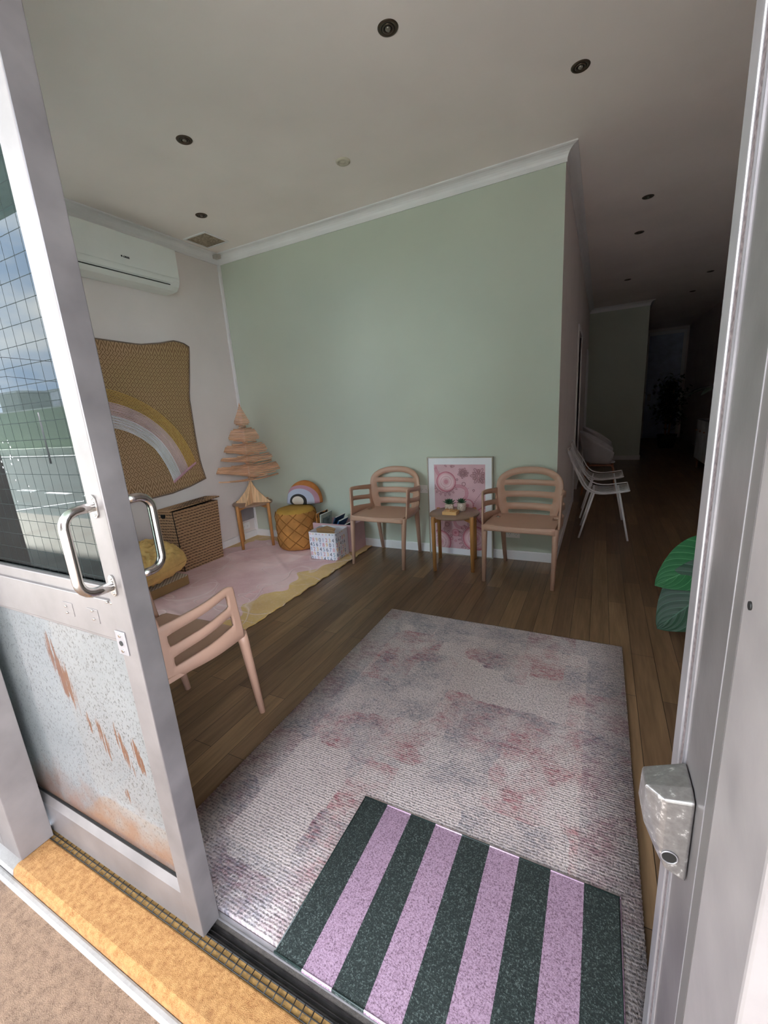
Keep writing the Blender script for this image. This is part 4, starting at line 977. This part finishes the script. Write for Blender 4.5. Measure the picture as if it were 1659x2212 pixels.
# pouf
pf = thing('pouf', 'round ochre quilted pouf with crossed cords in front of the green wall', 'pouf', (-2.670, 3.235, .010))
b = MB(); prof = [(0, 0), (.15, 0), (.182, .012), (.196, .05)]+[(.200+.006*math.sin(z*60), z) for z in (.09, .13, .17, .21, .25, .29, .33)]+[(.195, .365), (.175, .393), (.13, .405), (0, .408)]
b.lathe(prof, n=56); b.build('quilted_side', OCHRE, pf)
b = MB(); b.lathe([(.193, .367), (.177, .3945), (.13, .4075), (0, .411)], n=48, cap=False); b.build('top_cover', OCHTOP, pf)
b = MB()
for k in range(9):
    for s in (1, -1):
        pts = []
        for j in range(25):
            f = j/24; a = 2*math.pi*k/9+s*f*R_(110); z = .03+.345*f
            r_ = interp([(.0, .19), (.05, .198), (.12, .204), (.33, .204), (.37, .196)], z)+.001
            pts.append((r_*math.cos(a), r_*math.sin(a), z))
        b.tube(pts, .0042, 6)
b.build('cord_lattice', mat('brown_cord', '8f5e24', .8), pf)
# rainbow cushion
rc = thing('rainbow_cushion', 'half round rainbow printed cushion standing on the ochre pouf', 'cushion', (-2.62, 3.335, .425), R_(20))
b = MB()
def rcf(u, v):
    th = math.pi*2*u; ph = v
    # half-round outline: flat base, domed top
    ct, st = math.cos(th), math.sin(th)
    R0 = 1.0; ox = .185*ct; oz = (.225*st if st > 0 else .018*st)+.015
    if st > 0: oz = .015+.225*st**.9
    k = math.sin(ph*math.pi/2); prof_ = math.sqrt(max(0, 1-k**2.6))
    return ox*k, oz*k+.085*(1-k), prof_
for s in (1, -1):
    def f(u, v):
        x, z, t_ = rcf(u, v); return Vector((x, s*.055*t_, z))
    b.grid(f, 48, 12)
o = b.build('cushion_cover', RAINB, rc); o.rotation_euler = (R_(-10), 0, 0)

# number print box
nb = thing('number_print_box', 'white fabric storage box printed with coloured numbers, in front of the mauve box', 'storage box', (-2.195, 3.084, .010), R_(3.5))
W2, D2_, H2 = .145, .122, .250
rr_ = lambda r, e_=0: rrect(-W2+e_, -D2_+e_, W2-e_, D2_-e_, r)
b = MB(); P_ = rr_(.028)
def ringz(pl, z): return [b.b.verts.new((x, y, z)) for x, y in pl]
r1, r2 = ringz(P_, .001), ringz(P_, H2); r3, r4 = ringz(rr_(.025, .004), H2), ringz(rr_(.025, .004), .006)
for q0, q1 in ((r1, r2), (r2, r3), (r3, r4)):
    for i in range(len(q0)): b.fv([q0[i], q0[(i+1) % len(q0)], q1[(i+1) % len(q0)], q1[i]])
b.fv(r1[::-1]); b.fv(r4); b.build('fabric_wall', mat('white_box_fabric', 'e3e0ea', .7, var=.02, bs=200, bst=.1), nb)
dm = [mat('digit_navy', '1f2740', .7), mat('digit_pink', 'c96f7c', .7), mat('digit_gold', 'd9a95a', .7), mat('digit_teal', '4f7f93', .7), mat('digit_blue', '5f79a0', .7), mat('digit_slate', '34405f', .7)]
dc = {'0': 0, '4': 0, '1': 4, '2': 1, '3': 2, '5': 3, '6': 5, '7': 4, '8': 1, '9': 2}
def edge_pt(s):
    """point and outward direction on the box outline, s metres along the front from its left corner then round to the right"""
    r = .028; L0 = 2*(W2-r); Lc = r*math.pi/2
    if s < L0: return Vector((-W2+r+s, -D2_)), Vector((0, -1))
    if s < L0+Lc: a = (s-L0)/r; return Vector((W2-r+r*math.sin(a), -D2_+r-r*math.cos(a))), Vector((math.sin(a), -math.cos(a)))
    q = s-L0-Lc; return Vector((W2, -D2_+r+q)), Vector((1, 0))
b = MB()
rows = ['890123456789', '7890123456789', '4567890123456', '1234567890123', '8901234567890', '0123456789012']
for r_i, row in enumerate(rows):
    z = .247-.034*0-.0455*r_i-.022
    if r_i == 0: z = .229
    else: z = .229-.0445*r_i
    for k, chx in enumerate(row):
        s = .0-.005+k*.0338
        p, nrm_ = edge_pt(max(s, .001)); tx = Vector((-nrm_.y, nrm_.x)); 
        if s > 2*(W2-.028)+.044+2*(D2_-.028): break
        b.mi = dc[chx]; sz = .051
        Mx = Matrix(((tx.x*sz*.9, 0, nrm_.x*.05, p.x+nrm_.x*.0002), (tx.y*sz*.9, 0, nrm_.y*.05, p.y+nrm_.y*.0002), (0, sz*(.35 if r_i == 0 else 1), 0, z-(.016-.022*0 if r_i else -.003)), (0, 0, 0, 1)))
        b.mesh(glyph(chx), Mx)
b.build('printed_numbers', dm, nb, weld=False)
b = MB(); b.tube([(x, y, H2) for x, y in rr_(.027, .002)], .003, 6, closed=True); b.build('rim', WHT, nb)
t = thing('cardboard_sheet', 'brown cardboard sheet sticking out of the number box', 'cardboard', (-2.18, 3.10, .02), R_(-6))
b = MB(); b.box((-.105, -.002, 0), (.105, .002, .262), mtx=Matrix.Rotation(R_(16), 4, 'X')); b.build('sheet', CARD, t)
b = MB(); b.prism([(-.10, 0), (.11, 0), (.10, .03), (-.02, .055)], lambda u, z: Vector((u, -.070-z*.2, .252+z*.35)), lambda u, z: Vector((u, -.067+z*.9, .255+z*.35))); b.build('flap', CARD, t)

# mauve box with books
mb_ = thing('mauve_box', 'mauve open storage box full of books behind the number box', 'storage box', (-2.235, 3.325, .010)); og = mb_.location
x0, x1, y0_, y1_, h = -2.46, -2.01, 3.215, 3.436, .272
for nm, a, c in (('front_panel', (x0, y0_, .010), (x1, y0_+.006, h)), ('back_panel', (x0, y1_-.006, .010), (x1, y1_, h)), ('side_panel', (x0, y0_+.006, .010), (x0+.006, y1_-.006, h)), ('side_panel', (x1-.006, y0_+.006, .010), (x1, y1_-.006, h)), ('base', (x0+.006, y0_+.006, .010), (x1-.006, y1_-.006, .016))):
    b = MB(); b.box(a, c); b.build(nm, PINKB, mb_, origin=og)
def book(label, x, ang, wd, ht, th, m_, page=True, name='picture_book', cat='book', yc=3.325, extra=None):
    t = thing(name, label, cat, (x, yc, .0165)); t.rotation_euler = (0, R_(ang), 0)
    b = MB(); b.box((-th/2, -wd/2, 0), (th/2, wd/2, ht)); b.build('cover', m_, t)
    if page: b = MB(); b.box((-th/2+.0015, -wd/2+.002, .002), (th/2-.0015, wd/2-.002, ht+.0006)); b.build('pages', WHT, t)
    if extra: extra(t, th, wd, ht)
    return t
book('tiger striped folder standing at the left end of the mauve box', -2.435, 3, .19, .345, .010, TIGER, name='striped_folder', cat='folder')
def pic(t, th, wd, ht):
    b = MB(); b.box((th/2, -wd/2+.03, ht*.45), (th/2+.0006, wd/2-.03, ht*.88)); b.build('cover_picture', mat('cover_grey_picture', '6f7f7a', .5, var=.3, vs=20), t)
book('pale grey picture book beside the tiger striped folder', -2.405, 6, .19, .335, .013, mat('pale_grey_cover', 'a9b0a6', .45), extra=pic)
t = book('bright blue folder leaning in the mauve box, upright one of the blue pair', -2.36, 26, .17, .35, .010, mat('navy_cover', '1f4468', .3), name='blue_folder', cat='folder')
t = book('light edged blue book leaning under the bright blue folder', -2.335, 30, .165, .325, .014, mat('blue_cover', '2b5a86', .3))
book('dull purple book leaning low in the mauve box', -2.30, 37, .16, .31, .012, mat('purple_cover', '564468', .4))
book('dark brown book lying lowest at the right of the mauve box', -2.245, 42, .155, .26, .012, mat('brown_cover', '5a4034', .5))
book('small tan book at the right end of the mauve box', -2.185, 42, .15, .19, .010, mat('tan_cover', '9b7850', .5))

# ------------------------------------------------------------------ wooden slat tree
tr = thing('wooden_slat_tree', 'tall pale wooden slat tree standing on the corner stool', 'wooden tree', (-3.15, 3.17, .4582), 0)
z0_ = .4582
b = MB(); b.cyl((0, 0, .0), (0, 0, .955), .008, .006, 10); b.build('dowel', WHT, tr)
for k, a in enumerate((20, 110, 200, 290)):
    b = MB(); a = R_(a); q = [(.004, .0), (.192, .0)]+[(.182*(1-t_)**1.45+.010, .225*t_) for t_ in (.03, .12, .25, .4, .55, .7, .85, 1)]+[(.004, .225)]
    b.prism(q, lambda u, z: Vector((u*math.cos(a)-.005*math.sin(a), u*math.sin(a)+.005*math.cos(a), z)), lambda u, z: Vector((u*math.cos(a)+.005*math.sin(a), u*math.sin(a)-.005*math.cos(a), z))); b.build('base_fin', PLY2, tr)
nar = [.60, .72, .865, .945, 1.07, 1.225, 1.45]
z = .692; k = 0; random.seed(4)
while z < 1.415:
    for i in range(len(nar)-1):
        if nar[i] <= z < nar[i+1]: s_ = (z-nar[i])/(nar[i+1]-nar[i]); break
    th = R_(45+90)+math.pi*(s_+.157*math.sin(2*math.pi*s_))+R_(random.uniform(-3, 3))
    hl = max(.010, .465*(1.432-z)); hl = min(hl, .272/max(abs(math.cos(th)), abs(math.sin(th)))); hw = .009+.006*min(1, hl/.2)
    b = MB()
    def sf2(u, v):
        x = (u*2-1)*hl; y = (v*2-1)*hw; zz = .028*(x/.33)**2*min(1, hl/.15)*1.0
        return Vector((x*math.cos(th)-y*math.sin(th), x*math.sin(th)+y*math.cos(th), z-z0_+zz))
    b.grid(sf2, 10, 1); b.build('slat', PLY, tr, solid=.0105, offset=0); z += .0146; k += 1
b = MB(); b.lathe([(.010, .958), (.006, .975), (.0015, .995)], n=12); b.build('tip', PLY, tr)

# ------------------------------------------------------------------ hallway furniture
def wire_chair(label, loc):
    """faces +x"""
    t = thing('wire_chair', label, 'chair', loc)
    hw = .205
    prof = [(-.325, .805), (-.295, .72), (-.255, .62), (-.222, .545), (-.198, .498), (-.172, .462), (-.14, .436), (-.10, .420), (-.05, .413), (.0, .414), (.06, .422), (.16, .438)]
    def row(y, dz): return [(x, y, z-dz*(1 if z < .5 else .3)) for x, z in prof]
    b = MB()
    for s in (-1, 1): b.tube([(x+.03*(1 if z < .7 else .3), s*hw, z+.02*(1 if z < .6 else 0)) for x, z in prof], .006, 6)
    b.tube([(-.325+.01, -hw, .805), (-.333, 0, .812), (-.325+.01, hw, .805)], .006, 6); b.tube([(.19, -hw, .458), (.195, 0, .44), (.19, hw, .458)], .006, 6)
    b.tube([(-.262, -hw, .64), (-.275, 0, .63), (-.262, hw, .64)], .004, 6)
    b.build('rim_frame', WIREM, t)
    b = MB()
    for k in range(15):
        f = (k+1)/16*2-1; y = f*hw; d = .022*(1-f*f); b.tube([(x+(.02*f*f), y, z-d+.012*f*f) for x, z in prof]+[(.19, y, .45-.6*d)], .0024, 5)
    b.build('wire_seat', WIREM, t)
    for x0_, x1_ in ((-.09, -.20), (.115, .20)):
        for s in (-1, 1):
            b = MB(); b.tube([(x0_, s*(hw-.005), .425), (x1_, s*(hw+.015), .001)], .0088, 10); b.build('leg', WIREM, t)
    b = MB(); 
    for x in (-.09, .115): b.tube([(x, -hw, .424), (x, 0, .404), (x, hw, .424)], .006, 6)
    b.build('cross_bar', WIREM, t)
    return t
wc = wire_chair('white wire chair in the hallway, nearer of the two', (.065, 4.40, 0))
w2 = copy_tree(wc); w2.location = (.045, 5.13, 0); w2['label'] = 'white wire chair in the hallway, behind the nearer one'
for o in (wc, w2): o['group'] = 'white wire chairs along the hallway wall'
def shell_chair(label, loc):
    t = thing('tub_chair', label, 'chair', loc)
    b = MB()
    def f(u, v):
        a = R_(-118+236*u); k = math.cos(a)      # k=1 at the back
        hgt = .47+.37*(.5+.5*math.cos(min(math.pi, abs(a)*1.22)))**.55
        r_ = .16+.115*v**.6; x = -r_*math.cos(a)*1.0; y = r_*1.05*math.sin(a)
        return Vector((x+.02, y, .42+(hgt-.42)*v**1.3))
    b.grid(f, 36, 10); b.build('shell_back', SHELL, t, solid=.012, offset=0)
    b = MB(); b.grid(lambda u, v: Vector((.02+(.155*math.sqrt(v))*math.cos(2*math.pi*u)*1.0, .17*math.sqrt(v)*math.sin(2*math.pi*u), .415+.012*v)), 32, 4); b.build('shell_seat', SHELL, t, solid=.014, offset=0)
    for s in (-1, 1):
        b = MB(); b.tube([(-.21, s*.2, .001), (-.16, s*.17, .33)]+bez((-.15, s*.165, .36), (-.14, s*.16, .405), (-.10, s*.16, .40), 5)+bez((.10, s*.16, .40), (.14, s*.16, .405), (.15, s*.165, .36), 5)+[(.20, s*.2, .001)], .013, 8); b.build('bentwood_legs', WOODD, t)
    b = MB()
    for s in (-1, 1): b.tube([(s*.09, -.16, .405), (s*.09, .16, .405)], .008, 6)
    b.build('cross_rail', WOODD, t)
    return t
s1 = shell_chair('pale grey tub chair on bent wooden legs, nearer of the pair in the hallway', (.02, 6.28, 0))
s2 = copy_tree(s1); s2.location = (.02, 7.15, 0); s2['label'] = 'pale grey tub chair behind the other tub chair in the hallway'
for o in (s1, s2): o['group'] = 'pale grey tub chairs in the hallway'
sb = thing('sideboard', 'grey white sideboard on wooden legs along the right of the dark hallway', 'sideboard', (1.66, 8.15, 0)); og = sb.location
b = MB(); b.box((1.43, 7.7, .16), (1.9, 8.62, .80)); b.build('cabinet_body', mat('grey_white_laminate', 'b5b5ba', .5), sb, origin=og, bevel=.004)
for k in range(3):
    ya = 7.71+k*.303; b = MB(); b.box((1.414, ya, .17), (1.429, ya+.295, .79)); dd = b.build('cabinet_door', mat('door_laminate_%d' % k, 'c4c4c8', .5), sb, origin=og, bevel=.003)
    b = MB(); b.cyl((1.414, ya+.25, .62), (1.395, ya+.25, .62), .012, .012, 10); b.build('knob', WOODD, dd, origin=og)
for x in (1.46, 1.86):
    for y in (7.75, 8.57): b = MB(); b.cyl((x, y, .16), (x, y, .001), .018, .012, 10); b.build('leg', WOODD, sb, origin=og)
def leafgrid(b, base, d, up, L_, W_, droop, cup=.15, n=14, heart=.12):
    d = Vector(d).normalized(); up = Vector(up); sd = d.cross(up).normalized(); up = sd.cross(d)
    def f(u, v):
        wv = W_*math.sin(math.pi*min(1, v*.93+.07))**.75*(1-.35*v)
        x = (u*2-1)*wv; back = heart*L_*abs(u*2-1)**1.5*(1-v)**2
        return Vector(base)+d*(L_*v-back)+sd*x+up*(cup*abs(x)*1.2-droop*L_*v*v+(.004)*math.sin((v*9-abs(u*2-1)*3.5)*2*math.pi/1.6)*W_*2*abs(u*2-1))
    b.grid(f, n, n*2, uv=True)
pp_ = thing('striped_leaf_plant', 'pale striped broad leaf plant standing on the hallway sideboard', 'plant', (1.6, 7.95, .8005)); og = pp_.location
b = MB(); b.lathe([(0, 0), (.08, 0), (.10, .15), (.09, .15), (.085, .14), (0, .14)], n=24); b.build('pot', GREY, pp_)
for k, (dx, dy, dz, L_) in enumerate(((-1, -.3, .35, .42), (-1, .25, .2, .38), (-.8, -.8, .5, .36), (-.4, .8, .5, .36), (.0, -1, .6, .34), (-.9, 0, .8, .36))):
    b = MB(); st = [Vector((0, 0, .14)), Vector((dx*.06, dy*.06, .34)), Vector((dx*.10, dy*.10, .46+.05*dz))]; b.tube(st, .006, 6); b.build('stem', LEAFD, pp_)
    b = MB(); leafgrid(b, st[-1], (dx, dy, .1*dz), (0, 0, 1), L_, .085, .35, n=8); b.build('leaf', LEAF2, pp_)
pt = thing('potted_tree', 'dark bushy tree on thin trunks at the far end of the hallway', 'plant', (1.36, 11.6, 0))
b = MB(); b.lathe([(0, .001), (.15, .001), (.2, .3), (.18, .3), (.17, .28), (0, .28)], n=24); b.build('pot', BLACK, pt)
b = MB(); 
for s in (-1, 1): b.tube([(s*.03, 0, .28), (s*.05, .02, .7), (s*.06, 0, 1.3)], [.022, .018, .012], 8)
b.build('trunk', WOODD, pt)
b = MB(); random.seed(9)
for k in range(900):
    c = Vector((random.gauss(0, .13), random.gauss(0, .13), random.choice((random.gauss(.85, .16), random.gauss(1.25, .14)))))
    a, e_ = random.uniform(0, 6.28), random.uniform(-.8, .8); d = Vector((math.cos(a)*math.cos(e_), math.sin(a)*math.cos(e_), math.sin(e_))); sd = d.cross(Vector((0, 0, 1))).normalized()
    b.face([c, c+d*.05+sd*.03, c+d*.12, c+d*.05-sd*.03])
b.build('foliage', LEAFD, pt, weld=False)
# broad leaf floor plant just inside, right of the doorway
gp = thing('broad_leaf_plant', 'big glossy green broad leaves reaching in from the right by the doorway', 'plant', (.78, 2.62, 0)); og = gp.location
b = MB(); b.lathe([(0, .001), (.12, .001), (.15, .26), (.14, .26), (.13, .24), (0, .24)], n=28); b.build('pot', CERAM, gp)
for tip, base_, W_, dr in (((.300, 2.36, .37), (.64, 2.50, .52), .17, .10), ((.305, 2.28, .17), (.60, 2.38, .44), .19, .10), ((.95, 2.9, .75), (.80, 2.7, .55), .12, .3), ((.9, 2.35, .6), (.80, 2.55, .5), .12, .3)):
    B_ = Vector(base_)-Vector(og); T_ = Vector(tip)-Vector(og)
    b = MB(); b.tube(bez((0, 0, .24), (B_.x*.3, B_.y*.3, B_.z+.1), B_, 8), .008, 7); b.build('stem', LEAFD, gp)
    b = MB(); d = T_-B_; leafgrid(b, B_, d, (-.25, -.75, .6), d.length*1.05, W_, dr, cup=.1, n=12); b.build('leaf', LEAF1 if tip[2] != .17 else LEAF3, gp)
